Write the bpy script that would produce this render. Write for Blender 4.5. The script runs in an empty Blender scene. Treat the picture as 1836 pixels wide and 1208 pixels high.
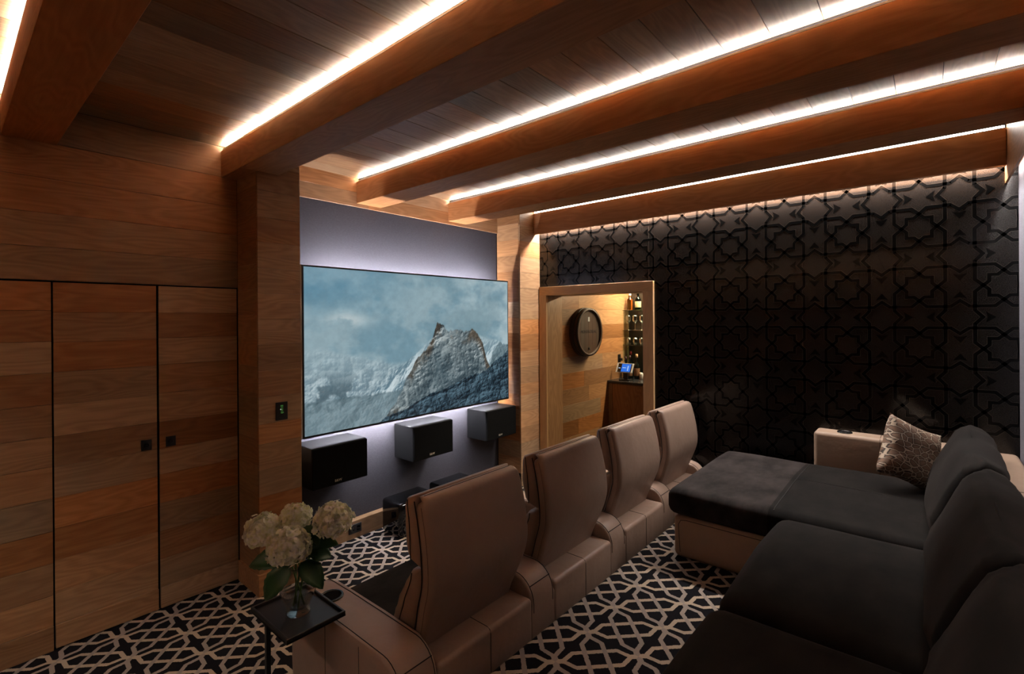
import bpy, bmesh, math, random
import numpy as np
from mathutils import Vector, Matrix, noise
random.seed(7)
SC = bpy.context.scene
COL = SC.collection

# ------------------------------------------------------------------ camera
H = 1.8
FPX, YAW, PITCH, ROLL, CX, CY = 875.43, 0.862605, -0.00108, 0.0071979, 915.62, 571.10
def cam_axes():
    cy, sy = math.cos(YAW), math.sin(YAW)
    f = Vector((sy*math.cos(PITCH), cy*math.cos(PITCH), math.sin(PITCH)))
    r = Vector((cy, -sy, 0)); d = f.cross(r)
    r2 = r*math.cos(ROLL) + d*math.sin(ROLL)
    d2 = -r*math.sin(ROLL) + d*math.cos(ROLL)
    return r2, d2, f
r2, d2, fw = cam_axes()
cam = bpy.data.cameras.new('camera'); camo = bpy.data.objects.new('camera', cam); COL.objects.link(camo)
M = Matrix.Identity(4)
for i in range(3):
    M[i][0] = r2[i]; M[i][1] = -d2[i]; M[i][2] = -fw[i]
M.translation = (0, 0, H); camo.matrix_world = M
cam.sensor_width = 36; cam.sensor_fit = 'HORIZONTAL'; cam.lens = FPX/1836*36
cam.shift_x = (918-CX)/1836; cam.shift_y = (CY-604)/1836
cam.clip_start = 0.02
SC.camera = camo

# ------------------------------------------------------------------ world / exposure / light levels
w = bpy.data.worlds.new('world'); SC.world = w; w.use_nodes = True
w.node_tree.nodes['Background'].inputs[0].default_value = (0.0, 0.0, 0.0, 1)
SC.view_settings.view_transform = 'Standard'; SC.view_settings.look = 'None'
SC.view_settings.exposure = 0.0; SC.view_settings.gamma = 1.0
SC.view_settings.use_curve_mapping = False
LED_BEAM = 225.0      # radiance of the strips on the beams
LED_WALL = 410.0      # strip in the cove over the wallpaper
LED_TV = 540.0        # strips behind the television
LED_LEFT = 115.0      # strip in the cove of the left wall
LED_REAR = 85.0       # strip in the cove of the rear wall
SCREEN = 1.05

# ------------------------------------------------------------------ materials
MATS = {}
def mk(name):
    m = bpy.data.materials.new(name); m.use_nodes = True; MATS[name] = m
    nt = m.node_tree
    b = nt.nodes['Principled BSDF']
    return m, nt, b
def N(nt, t, **kw):
    n = nt.nodes.new(t)
    for k, v in kw.items():
        setattr(n, k, v)
    return n
def math_n(nt, op, a, b=None, c=None, clamp=False):
    n = N(nt, 'ShaderNodeMath', operation=op); n.use_clamp = clamp
    for i, v in enumerate((a, b, c)):
        if v is None: continue
        if isinstance(v, (int, float)): n.inputs[i].default_value = v
        else: nt.links.new(v, n.inputs[i])
    return n.outputs[0]
def setp(b, **kw):
    for k, v in kw.items():
        b.inputs[k.replace('_', ' ')].default_value = v
def plain(name, col, rough=0.5, metal=0.0, spec=0.5, bump=0, bscale=200, **kw):
    m, nt, b = mk(name)
    setp(b, Base_Color=(*col, 1), Roughness=rough, Metallic=metal)
    b.inputs['Specular IOR Level'].default_value = spec
    for k, v in kw.items(): b.inputs[k.replace('_', ' ')].default_value = v
    tc = N(nt, 'ShaderNodeTexCoord')
    nz = N(nt, 'ShaderNodeTexNoise'); nz.inputs['Scale'].default_value = bscale; nz.inputs['Detail'].default_value = 3
    nt.links.new(tc.outputs['Object'], nz.inputs['Vector'])
    hs = N(nt, 'ShaderNodeMixRGB', blend_type='MULTIPLY'); hs.inputs[0].default_value = 1
    hs.inputs[1].default_value = (*col, 1)
    rp = N(nt, 'ShaderNodeMapRange'); rp.inputs[3].default_value = 0.9; rp.inputs[4].default_value = 1.1
    nt.links.new(nz.outputs[0], rp.inputs[0]); nt.links.new(rp.outputs[0], hs.inputs[2])
    nt.links.new(hs.outputs[0], b.inputs['Base Color'])
    if bump:
        bp = N(nt, 'ShaderNodeBump'); bp.inputs['Strength'].default_value = bump; bp.inputs['Distance'].default_value = 0.002
        nt.links.new(nz.outputs[0], bp.inputs['Height']); nt.links.new(bp.outputs[0], b.inputs['Normal'])
    return m
def emit(name, col, s):
    m, nt, b = mk(name)
    setp(b, Base_Color=(0, 0, 0, 1)); b.inputs['Emission Color'].default_value = (*col, 1); b.inputs['Emission Strength'].default_value = s
    return m
def wood(name, ax, dark, light, rough=0.42, var=0.33, vscale=1.0, spec=0.35):
    m, nt, b = mk(name)
    tc = N(nt, 'ShaderNodeTexCoord'); sp = N(nt, 'ShaderNodeSeparateXYZ'); nt.links.new(tc.outputs['Object'], sp.inputs[0])
    oi = N(nt, 'ShaderNodeObjectInfo'); rnd = oi.outputs['Random']
    order = {'x': (0, 1, 2), 'y': (1, 0, 2), 'z': (2, 0, 1)}[ax]
    L, A, B = (sp.outputs[i] for i in order)
    off = math_n(nt, 'MULTIPLY', rnd, 61.0)
    def vec(l, a, b2):
        c = N(nt, 'ShaderNodeCombineXYZ')
        nt.links.new(math_n(nt, 'MULTIPLY_ADD', L, l, off), c.inputs[0])
        nt.links.new(math_n(nt, 'MULTIPLY_ADD', A, a, off), c.inputs[1])
        nt.links.new(math_n(nt, 'MULTIPLY', B, b2), c.inputs[2])
        return c.outputs[0]
    n1 = N(nt, 'ShaderNodeTexNoise'); n1.inputs['Scale'].default_value = 1; n1.inputs['Detail'].default_value = 2; n1.inputs['Roughness'].default_value = 0.45
    nt.links.new(vec(1.1*vscale, 6*vscale, 6*vscale), n1.inputs['Vector'])
    con = math_n(nt, 'MULTIPLY_ADD', math_n(nt, 'SINE', math_n(nt, 'MULTIPLY', n1.outputs[0], 95.0)), 0.5, 0.5)
    n2 = N(nt, 'ShaderNodeTexNoise'); n2.inputs['Scale'].default_value = 1; n2.inputs['Detail'].default_value = 4
    nt.links.new(vec(5, 130, 130), n2.inputs['Vector'])
    n3 = N(nt, 'ShaderNodeTexNoise'); n3.inputs['Scale'].default_value = 1; n3.inputs['Detail'].default_value = 2
    nt.links.new(vec(1.2, 9, 9), n3.inputs['Vector'])
    f = math_n(nt, 'ADD', math_n(nt, 'MULTIPLY', con, 0.22), math_n(nt, 'MULTIPLY', n2.outputs[0], 0.45))
    f = math_n(nt, 'ADD', f, math_n(nt, 'MULTIPLY', n3.outputs[0], 0.5))
    f = math_n(nt, 'SUBTRACT', f, 0.12, clamp=True)
    mx = N(nt, 'ShaderNodeMixRGB'); mx.inputs[1].default_value = (*dark, 1); mx.inputs[2].default_value = (*light, 1)
    nt.links.new(f, mx.inputs[0])
    hv = N(nt, 'ShaderNodeHueSaturation')
    r2_ = math_n(nt, 'FRACT', math_n(nt, 'MULTIPLY', rnd, 17.31))
    nt.links.new(math_n(nt, 'MULTIPLY_ADD', rnd, 2*var, 1-var), hv.inputs['Value'])
    nt.links.new(math_n(nt, 'MULTIPLY_ADD', r2_, 0.018, 0.491), hv.inputs['Hue'])
    nt.links.new(math_n(nt, 'MULTIPLY_ADD', r2_, -0.30, 1.10), hv.inputs['Saturation'])
    nt.links.new(mx.outputs[0], hv.inputs['Color']); nt.links.new(hv.outputs[0], b.inputs['Base Color'])
    setp(b, Roughness=rough); b.inputs['Specular IOR Level'].default_value = spec
    bp = N(nt, 'ShaderNodeBump'); bp.inputs['Strength'].default_value = 0.12; bp.inputs['Distance'].default_value = 0.001
    nt.links.new(f, bp.inputs['Height']); nt.links.new(bp.outputs[0], b.inputs['Normal'])
    return m
WD, WL = (0.195, 0.086, 0.031), (0.49, 0.262, 0.116)
wood('oak_x', 'x', WD, WL)
wood('oak_y', 'y', WD, WL)
wood('oak_z', 'z', WD, WL)
wood('beam_wood', 'y', (0.27, 0.108, 0.034), (0.53, 0.25, 0.095), var=0.08, rough=0.6, spec=0.2)
wood('frame_wood_y', 'y', (0.50, 0.23, 0.066), (0.70, 0.37, 0.125), var=0.04)
wood('frame_wood_z', 'z', (0.50, 0.23, 0.066), (0.70, 0.37, 0.125), var=0.04)
wood('barrel_oak', 'z', (0.035, 0.016, 0.008), (0.085, 0.042, 0.022), rough=0.6, var=0.12)
plain('gap_dark', (0.005, 0.004, 0.004), 0.9, spec=0.05)
plain('black_plastic', (0.008, 0.008, 0.009), 0.35, bump=0.1)
plain('black_metal', (0.010, 0.010, 0.011), 0.4, metal=0.0, bump=0.1)
plain('black_satin', (0.006, 0.006, 0.0065), 0.55, spec=0.25, bump=0.05)
plain('black_gloss', (0.004, 0.004, 0.0045), 0.06, spec=0.6)
plain('speaker_cloth', (0.003, 0.003, 0.003), 0.95, spec=0.1, bump=0.4, bscale=900)
plain('aluminium', (0.55, 0.52, 0.50), 0.4, metal=0.7)
plain('logo_silver', (0.75, 0.66, 0.5), 0.35, metal=0.3)
plain('white_plastic', (0.75, 0.74, 0.72), 0.4)
plain('silver_plastic', (0.42, 0.43, 0.45), 0.35)
plain('counter_stone', (0.02, 0.021, 0.024), 0.25, bscale=60)
plain('back_panel_dark', (0.018, 0.014, 0.011), 0.35)
plain('seam_thread', (0.012, 0.009, 0.008), 0.8)
plain('stitch_light', (0.20, 0.14, 0.11), 0.7)
plain('cork', (0.45, 0.28, 0.15), 0.8)
plain('cup_black', (0.006, 0.006, 0.006), 0.25)
plain('red_foil', (0.25, 0.01, 0.015), 0.35)
plain('dark_foil', (0.03, 0.008, 0.01), 0.35)
plain('paper_label', (0.55, 0.42, 0.24), 0.6, bscale=90)
plain('paper_label_dark', (0.20, 0.10, 0.05), 0.6, bscale=90)
plain('hoop_metal', (0.03, 0.027, 0.025), 0.5, metal=0.5)
plain('barrel_print', (0.02, 0.012, 0.01), 0.8)
plain('stem_green', (0.10, 0.17, 0.035), 0.5)
emit('led_white', (1.0, 0.93, 0.84), LED_BEAM)
emit('led_cool', (1.0, 0.93, 0.88), LED_WALL)
emit('led_tv', (0.92, 0.92, 1.0), LED_TV)
emit('led_soft', (1.0, 0.93, 0.84), 45.0)
emit('led_left', (1.0, 0.95, 0.88), LED_LEFT)
emit('led_rear', (1.0, 0.93, 0.88), LED_REAR)
emit('led_bar', (1.0, 0.80, 0.50), 420.0)
emit('key_green', (0.12, 0.42, 0.08), 0.28)
emit('key_white', (0.8, 0.85, 0.8), 0.6)
emit('tablet_blue', (0.01, 0.16, 0.75), 0.9)
emit('tablet_light', (0.5, 0.7, 1.0), 0.8)

def leather(name, col, rough=0.42):
    m, nt, b = mk(name)
    tc = N(nt, 'ShaderNodeTexCoord')
    v = N(nt, 'ShaderNodeTexVoronoi'); v.inputs['Scale'].default_value = 420
    nz = N(nt, 'ShaderNodeTexNoise'); nz.inputs['Scale'].default_value = 7; nz.inputs['Detail'].default_value = 4
    nt.links.new(tc.outputs['Object'], v.inputs['Vector']); nt.links.new(tc.outputs['Object'], nz.inputs['Vector'])
    mx = N(nt, 'ShaderNodeMixRGB'); mx.inputs[1].default_value = (*[c*0.86 for c in col], 1); mx.inputs[2].default_value = (*[c*1.12 for c in col], 1)
    nt.links.new(nz.outputs[0], mx.inputs[0]); nt.links.new(mx.outputs[0], b.inputs['Base Color'])
    b1 = N(nt, 'ShaderNodeBump'); b1.inputs['Strength'].default_value = 0.15; b1.inputs['Distance'].default_value = 0.001
    b2 = N(nt, 'ShaderNodeBump'); b2.inputs['Strength'].default_value = 0.35; b2.inputs['Distance'].default_value = 0.02
    nt.links.new(v.outputs[0], b1.inputs['Height']); nt.links.new(nz.outputs[0], b2.inputs['Height'])
    nt.links.new(b2.outputs[0], b1.inputs['Normal']); nt.links.new(b1.outputs[0], b.inputs['Normal'])
    setp(b, Roughness=rough); b.inputs['Specular IOR Level'].default_value = 0.4
    return m
leather('leather_taupe', (0.345, 0.235, 0.180))
leather('leather_sofa', (0.36, 0.25, 0.18), 0.5)

def velvet(name, col):
    m, nt, b = mk(name)
    tc = N(nt, 'ShaderNodeTexCoord')
    n1 = N(nt, 'ShaderNodeTexNoise'); n1.inputs['Scale'].default_value = 4.5; n1.inputs['Detail'].default_value = 5; n1.inputs['Roughness'].default_value = 0.6
    mp = N(nt, 'ShaderNodeMapping'); mp.inputs['Scale'].default_value = (1.0, 1.6, 1.0)
    nt.links.new(tc.outputs['Object'], mp.inputs[0]); nt.links.new(mp.outputs[0], n1.inputs['Vector'])
    mx = N(nt, 'ShaderNodeMixRGB'); mx.inputs[1].default_value = (*[c*0.35 for c in col], 1); mx.inputs[2].default_value = (*[c*1.7 for c in col], 1)
    mrv = N(nt, 'ShaderNodeMapRange'); mrv.inputs[1].default_value = .32; mrv.inputs[2].default_value = .68; nt.links.new(n1.outputs[0], mrv.inputs[0])
    nt.links.new(mrv.outputs[0], mx.inputs[0]); nt.links.new(mx.outputs[0], b.inputs['Base Color'])
    n2 = N(nt, 'ShaderNodeTexNoise'); n2.inputs['Scale'].default_value = 700
    nt.links.new(tc.outputs['Object'], n2.inputs['Vector'])
    bp = N(nt, 'ShaderNodeBump'); bp.inputs['Strength'].default_value = 0.3; bp.inputs['Distance'].default_value = 0.001
    nt.links.new(n2.outputs[0], bp.inputs['Height']); nt.links.new(bp.outputs[0], b.inputs['Normal'])
    setp(b, Roughness=0.9); b.inputs['Specular IOR Level'].default_value = 0.15
    b.inputs['Sheen Weight'].default_value = 0.05; b.inputs['Sheen Roughness'].default_value = 0.4
    b.inputs['Sheen Tint'].default_value = (0.55, 0.44, 0.40, 1)
    return m
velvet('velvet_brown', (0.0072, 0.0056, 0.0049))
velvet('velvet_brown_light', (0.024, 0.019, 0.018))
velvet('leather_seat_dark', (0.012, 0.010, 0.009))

def fabric(name, col):
    m, nt, b = mk(name)
    tc = N(nt, 'ShaderNodeTexCoord')
    mp = N(nt, 'ShaderNodeMapping'); mp.inputs['Scale'].default_value = (60, 60, 400)
    n1 = N(nt, 'ShaderNodeTexNoise'); n1.inputs['Scale'].default_value = 1; n1.inputs['Detail'].default_value = 3
    nt.links.new(tc.outputs['Object'], mp.inputs[0]); nt.links.new(mp.outputs[0], n1.inputs['Vector'])
    mx = N(nt, 'ShaderNodeMixRGB'); mx.inputs[1].default_value = (*[c*0.6 for c in col], 1); mx.inputs[2].default_value = (*[c*1.4 for c in col], 1)
    nt.links.new(n1.outputs[0], mx.inputs[0]); nt.links.new(mx.outputs[0], b.inputs['Base Color'])
    bp = N(nt, 'ShaderNodeBump'); bp.inputs['Strength'].default_value = 0.3; bp.inputs['Distance'].default_value = 0.001
    nt.links.new(n1.outputs[0], bp.inputs['Height']); nt.links.new(bp.outputs[0], b.inputs['Normal'])
    setp(b, Roughness=0.95); b.inputs['Specular IOR Level'].default_value = 0.1
    return m
fabric('wall_fabric', (0.056, 0.053, 0.061))
fabric('rear_fabric', (0.16, 0.16, 0.185))

def carpet(name, x0, y0, s=0.2637):
    m, nt, b = mk(name)
    g = N(nt, 'ShaderNodeNewGeometry'); sp = N(nt, 'ShaderNodeSeparateXYZ'); nt.links.new(g.outputs['Position'], sp.inputs[0])
    nz = N(nt, 'ShaderNodeTexNoise'); nz.inputs['Scale'].default_value = 130; nz.inputs['Detail'].default_value = 2
    nt.links.new(g.outputs['Position'], nz.inputs['Vector'])
    wob = math_n(nt, 'MULTIPLY_ADD', nz.outputs[0], 0.03, -0.015)
    def fr(o, off): return math_n(nt, 'SUBTRACT', math_n(nt, 'FRACT', math_n(nt, 'MULTIPLY_ADD', o, 1/s, -off/s + 100)), 0.5)
    # on the nosing the pattern runs on over the edge: unroll z into y
    u = fr(sp.outputs[0], x0); v = fr(sp.outputs[1], y0)
    p = math_n(nt, 'MULTIPLY', math_n(nt, 'ADD', u, v), 0.70711)
    q = math_n(nt, 'MULTIPLY', math_n(nt, 'SUBTRACT', u, v), 0.70711)
    ap, aq = math_n(nt, 'ABSOLUTE', p), math_n(nt, 'ABSOLUTE', q)
    def strand(a, t):
        mr = N(nt, 'ShaderNodeMapRange'); mr.inputs[1].default_value = 0.385; mr.inputs[2].default_value = 0.585
        mr.inputs[3].default_value = 0.175; mr.inputs[4].default_value = 0.0
        nt.links.new(t, mr.inputs[0])
        d = math_n(nt, 'ABSOLUTE', math_n(nt, 'SUBTRACT', a, mr.outputs[0]))
        d = math_n(nt, 'ADD', d, wob)
        taper = N(nt, 'ShaderNodeMapRange'); taper.inputs[1].default_value = 0.37; taper.inputs[2].default_value = 0.41
        taper.inputs[3].default_value = 0.042; taper.inputs[4].default_value = 0.054
        nt.links.new(t, taper.inputs[0])
        return math_n(nt, 'LESS_THAN', d, taper.outputs[0])
    beige = strand(ap, aq); grey = strand(aq, ap)
    n3 = N(nt, 'ShaderNodeTexNoise'); n3.inputs['Scale'].default_value = 420; n3.inputs['Detail'].default_value = 2
    nt.links.new(g.outputs['Position'], n3.inputs['Vector'])
    m1 = N(nt, 'ShaderNodeMixRGB'); m1.inputs[1].default_value = (0.0075, 0.007, 0.0095, 1); m1.inputs[2].default_value = (0.50, 0.40, 0.30, 1)
    nt.links.new(beige, m1.inputs[0])
    m2 = N(nt, 'ShaderNodeMixRGB'); m2.inputs[2].default_value = (0.36, 0.305, 0.265, 1)
    nt.links.new(grey, m2.inputs[0]); nt.links.new(m1.outputs[0], m2.inputs[1])
    m3 = N(nt, 'ShaderNodeMixRGB', blend_type='MULTIPLY'); m3.inputs[0].default_value = 1
    mr = N(nt, 'ShaderNodeMapRange'); mr.inputs[3].default_value = 0.7; mr.inputs[4].default_value = 1.25
    nt.links.new(n3.outputs[0], mr.inputs[0]); nt.links.new(m2.outputs[0], m3.inputs[1]); nt.links.new(mr.outputs[0], m3.inputs[2])
    nt.links.new(m3.outputs[0], b.inputs['Base Color'])
    hh = math_n(nt, 'MULTIPLY_ADD', math_n(nt, 'MAXIMUM', beige, grey), 1.0, math_n(nt, 'MULTIPLY', n3.outputs[0], 0.5))
    bp = N(nt, 'ShaderNodeBump'); bp.inputs['Strength'].default_value = 0.5; bp.inputs['Distance'].default_value = 0.004
    nt.links.new(hh, bp.inputs['Height']); nt.links.new(bp.outputs[0], b.inputs['Normal'])
    setp(b, Roughness=0.95); b.inputs['Specular IOR Level'].default_value = 0.1
    return m
carpet('carpet_low', 1.972, 3.25)
carpet('carpet_riser', 1.749, 1.253)

def wallpaper(name, c1, c2, rough, spec, bump):
    m, nt, b = mk(name)
    tc = N(nt, 'ShaderNodeTexCoord')
    n1 = N(nt, 'ShaderNodeTexNoise'); n1.inputs['Scale'].default_value = 260; n1.inputs['Detail'].default_value = 3
    n2 = N(nt, 'ShaderNodeTexNoise'); n2.inputs['Scale'].default_value = 45; n2.inputs['Detail'].default_value = 2
    nt.links.new(tc.outputs['Object'], n1.inputs['Vector']); nt.links.new(tc.outputs['Object'], n2.inputs['Vector'])
    mx = N(nt, 'ShaderNodeMixRGB'); mx.inputs[1].default_value = (*c1, 1); mx.inputs[2].default_value = (*c2, 1)
    nt.links.new(n1.outputs[0], mx.inputs[0]); nt.links.new(mx.outputs[0], b.inputs['Base Color'])
    bp = N(nt, 'ShaderNodeBump'); bp.inputs['Strength'].default_value = bump; bp.inputs['Distance'].default_value = 0.0006
    nt.links.new(n1.outputs[0], bp.inputs['Height'])
    bp2 = N(nt, 'ShaderNodeBump'); bp2.inputs['Strength'].default_value = bump*0.4; bp2.inputs['Distance'].default_value = 0.0006
    nt.links.new(n2.outputs[0], bp2.inputs['Height']); nt.links.new(bp.outputs[0], bp2.inputs['Normal']); nt.links.new(bp2.outputs[0], b.inputs['Normal'])
    setp(b, Roughness=rough); b.inputs['Specular IOR Level'].default_value = spec
    return m
wallpaper('wallpaper_ground', (0.0068, 0.0057, 0.005), (0.0162, 0.0132, 0.0115), 0.16, 0.35, 0.10)
wallpaper('wallpaper_band', (0.0015, 0.0015, 0.0015), (0.003, 0.003, 0.003), 0.14, 0.16, 0.03)
wallpaper('wallpaper_line', (0.026, 0.020, 0.016), (0.04, 0.031, 0.025), 0.3, 0.4, 0.1)

def glass(name, col=(1, 1, 1), rough=0.0, ior=1.45):
    m, nt, b = mk(name)
    setp(b, Base_Color=(*col, 1), Roughness=rough, IOR=ior)
    b.inputs['Transmission Weight'].default_value = 1.0
    return m
def thin_glass(name, col, gl=.14):
    m = bpy.data.materials.new(name); m.use_nodes = True; MATS[name] = m; nt = m.node_tree; nt.nodes.clear()
    out = N(nt, 'ShaderNodeOutputMaterial'); tr = N(nt, 'ShaderNodeBsdfTransparent'); gs = N(nt, 'ShaderNodeBsdfGlossy'); mx = N(nt, 'ShaderNodeMixShader'); fr_ = N(nt, 'ShaderNodeLayerWeight')
    tr.inputs[0].default_value = (*col, 1); gs.inputs['Roughness'].default_value = .03; fr_.inputs[0].default_value = gl
    nt.links.new(fr_.outputs['Facing'], mx.inputs[0]); nt.links.new(tr.outputs[0], mx.inputs[1]); nt.links.new(gs.outputs[0], mx.inputs[2]); nt.links.new(mx.outputs[0], out.inputs[0])
thin_glass('clear_glass', (.97, .98, .98), .22); thin_glass('green_glass', (.86, .95, .92), .3); thin_glass('vase_glass', (.95, .96, .96), .42); thin_glass('stem_glass', (.93, .94, .94), .5); glass('whisky_glass', (1.0, 0.50, 0.10))
glass('bottle_green', (0.03, 0.12, 0.05)); glass('amber_dark', (0.3, 0.05, 0.01))
plain('bottle_dark', (0.006, 0.008, 0.006), 0.08, spec=0.6)

def petal_mat():
    m, nt, b = mk('petal')
    tc = N(nt, 'ShaderNodeTexCoord'); n = N(nt, 'ShaderNodeTexNoise'); n.inputs['Scale'].default_value = 48; n.inputs['Detail'].default_value = 2
    nt.links.new(tc.outputs['Object'], n.inputs['Vector'])
    cr = N(nt, 'ShaderNodeValToRGB'); e = cr.color_ramp.elements
    e[0].position = 0.35; e[0].color = (0.82, 0.84, 0.52, 1); e[1].position = 0.62; e[1].color = (0.95, 0.93, 0.85, 1)
    nt.links.new(n.outputs[0], cr.inputs[0]); nt.links.new(cr.outputs[0], b.inputs['Base Color'])
    setp(b, Roughness=0.6)
    tl = N(nt, 'ShaderNodeBsdfTranslucent'); nt.links.new(cr.outputs[0], tl.inputs[0])
    mxs = N(nt, 'ShaderNodeMixShader'); mxs.inputs[0].default_value = .06
    nt.links.new(b.outputs[0], mxs.inputs[1]); nt.links.new(tl.outputs[0], mxs.inputs[2]); nt.links.new(mxs.outputs[0], nt.nodes['Material Output'].inputs[0])
petal_mat()
def leaf_mat():
    m, nt, b = mk('leaf')
    tc = N(nt, 'ShaderNodeTexCoord'); n = N(nt, 'ShaderNodeTexNoise'); n.inputs['Scale'].default_value = 18
    nt.links.new(tc.outputs['Object'], n.inputs['Vector'])
    mx = N(nt, 'ShaderNodeMixRGB'); mx.inputs[1].default_value = (0.010, 0.045, 0.012, 1); mx.inputs[2].default_value = (0.025, 0.085, 0.020, 1)
    nt.links.new(n.outputs[0], mx.inputs[0]); nt.links.new(mx.outputs[0], b.inputs['Base Color'])
    setp(b, Roughness=0.45)
leaf_mat()
def snake_mat():
    m, nt, b = mk('snakeskin')
    tc = N(nt, 'ShaderNodeTexCoord')
    nz = N(nt, 'ShaderNodeTexNoise'); nz.inputs['Scale'].default_value = 14; nz.inputs['Detail'].default_value = 3
    nt.links.new(tc.outputs['Object'], nz.inputs['Vector'])
    mpx = N(nt, 'ShaderNodeMixRGB', blend_type='ADD'); mpx.inputs[0].default_value = 0.035
    nt.links.new(tc.outputs['Object'], mpx.inputs[1]); nt.links.new(nz.outputs['Color'], mpx.inputs[2])
    mp = N(nt, 'ShaderNodeMapping'); mp.inputs['Scale'].default_value = (22, 34, 5); mp.inputs['Rotation'].default_value = (0, 0, 0.5)
    nt.links.new(mpx.outputs[0], mp.inputs[0])
    v = N(nt, 'ShaderNodeTexVoronoi', feature='DISTANCE_TO_EDGE'); v.inputs['Scale'].default_value = 1
    v2 = N(nt, 'ShaderNodeTexVoronoi'); v2.inputs['Scale'].default_value = 1
    nt.links.new(mp.outputs[0], v.inputs['Vector']); nt.links.new(mp.outputs[0], v2.inputs['Vector'])
    cr = N(nt, 'ShaderNodeValToRGB'); cr.color_ramp.interpolation = 'LINEAR'; e = cr.color_ramp.elements
    e[0].position = 0.0; e[0].color = (0.62, 0.50, 0.38, 1); e[1].position = 0.055; e[1].color = (0.58, 0.46, 0.34, 1)
    a = e.new(0.075); a.color = (0.03, 0.02, 0.017, 1); a = e.new(0.11); a.color = (0.04, 0.025, 0.02, 1); a = e.new(0.15); a.color = (0.23, 0.135, 0.09, 1)
    a = e.new(0.5); a.color = (0.30, 0.19, 0.135, 1)
    nt.links.new(v.outputs[0], cr.inputs[0])
    nt.links.new(cr.outputs[0], b.inputs['Base Color'])
    bp = N(nt, 'ShaderNodeBump'); bp.inputs['Strength'].default_value = 0.2; bp.inputs['Distance'].default_value = 0.003
    nt.links.new(v.outputs[0], bp.inputs['Height']); nt.links.new(bp.outputs[0], b.inputs['Normal'])
    setp(b, Roughness=0.5)
snake_mat()

# ------------------------------------------------------------------ geometry helpers
def mesh_from(bm, name='mesh', smooth=False):
    bmesh.ops.recalc_face_normals(bm, faces=bm.faces)
    me = bpy.data.meshes.new(name); bm.to_mesh(me); bm.free()
    if smooth:
        me.polygons.foreach_set('use_smooth', [True]*len(me.polygons))
    return me
def bm_box(bm, x0, x1, y0, y1, z0, z1, bev=0.0, seg=1):
    r = bmesh.ops.create_cube(bm, size=1.0)
    vs = r['verts']
    sx, sy, sz = x1-x0, y1-y0, z1-z0
    for v in vs:
        v.co = Vector(((v.co.x+0.5)*sx+x0, (v.co.y+0.5)*sy+y0, (v.co.z+0.5)*sz+z0))
    if bev:
        es = list({e for v in vs for e in v.link_edges})
        bmesh.ops.bevel(bm, geom=es, offset=bev, segments=seg, profile=0.5, affect='EDGES')
    return bm
def link(name, me, mat=None, parent=None, loc=(0, 0, 0), rot=(0, 0, 0)):
    o = bpy.data.objects.new(name, me); COL.objects.link(o)
    if mat:
        if me is not None and len(me.materials) == 0: me.materials.append(MATS[mat])
    o.location = loc; o.rotation_euler = rot
    if parent is not None: o.parent = parent
    return o
def tag(o, label, cat, group=None):
    o['label'] = label; o['category'] = cat
    if group: o['group'] = group
    return o
def thing(name, label, cat, loc=(0, 0, 0), group=None):
    o = link(name, None, loc=loc)
    return tag(o, label, cat, group)
def wpos(o):
    p = Vector((0, 0, 0))
    while o is not None:
        p += Vector(o.location); o = o.parent
    return p
BOXC = {}
def box(name, mat, x0, x1, y0, y1, z0, z1, bev=0.0, seg=1, parent=None, share=True, smooth=False):
    """a box given in world coordinates; the object's origin sits at its centre"""
    key = (round(x1-x0, 4), round(y1-y0, 4), round(z1-z0, 4), bev, seg, mat, smooth)
    me = BOXC.get(key) if share else None
    if me is None:
        bm = bmesh.new(); hx, hy, hz = (x1-x0)/2, (y1-y0)/2, (z1-z0)/2
        bm_box(bm, -hx, hx, -hy, hy, -hz, hz, bev, seg); me = mesh_from(bm, name, smooth)
        me.materials.append(MATS[mat])
        BOXC[key] = me
    c = Vector(((x0+x1)/2, (y0+y1)/2, (z0+z1)/2))
    if parent is not None: c -= wpos(parent)
    return link(name, me, None, parent, c)
def part(name, bm, mat, parent, smooth=False, world=True):
    me = mesh_from(bm, name, smooth); me.materials.append(MATS[mat])
    if world and parent is not None:
        me.transform(Matrix.Translation(-wpos(parent)))
    return link(name, me, None, parent)
def struct(o): o['kind'] = 'structure'; return o
def boxes(name, mat, lst, parent=None, bev=0.0, seg=1):
    bm = bmesh.new()
    for b in lst: bm_box(bm, *b, bev, seg)
    return part(name, bm, mat, parent)
def bm_tube(bm, pts, r, seg=8, closed=False, caps=True):
    pts = [Vector(p) for p in pts]; n = len(pts); rings = []
    up = None
    for i, p in enumerate(pts):
        a = pts[(i-1) % n] if (closed or i > 0) else p
        b = pts[(i+1) % n] if (closed or i < n-1) else p
        t = (b-a)
        t = t.normalized() if t.length > 1e-9 else Vector((0, 0, 1))
        if up is None:
            up = Vector((0, 0, 1)) if abs(t.z) < 0.9 else Vector((1, 0, 0))
        s = t.cross(up)
        if s.length < 1e-6: s = t.orthogonal()
        s.normalize(); up = s.cross(t).normalized()
        rr = r[i] if isinstance(r, (list, tuple)) else r
        rings.append([bm.verts.new(p + (s*math.cos(2*math.pi*k/seg) + up*math.sin(2*math.pi*k/seg))*rr) for k in range(seg)])
    for i in range(n if closed else n-1):
        A, B = rings[i], rings[(i+1) % n]
        for k in range(seg):
            bm.faces.new((A[k], A[(k+1) % seg], B[(k+1) % seg], B[k]))
    if caps and not closed:
        bm.faces.new(rings[0][::-1]); bm.faces.new(rings[-1])
    return bm
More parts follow.
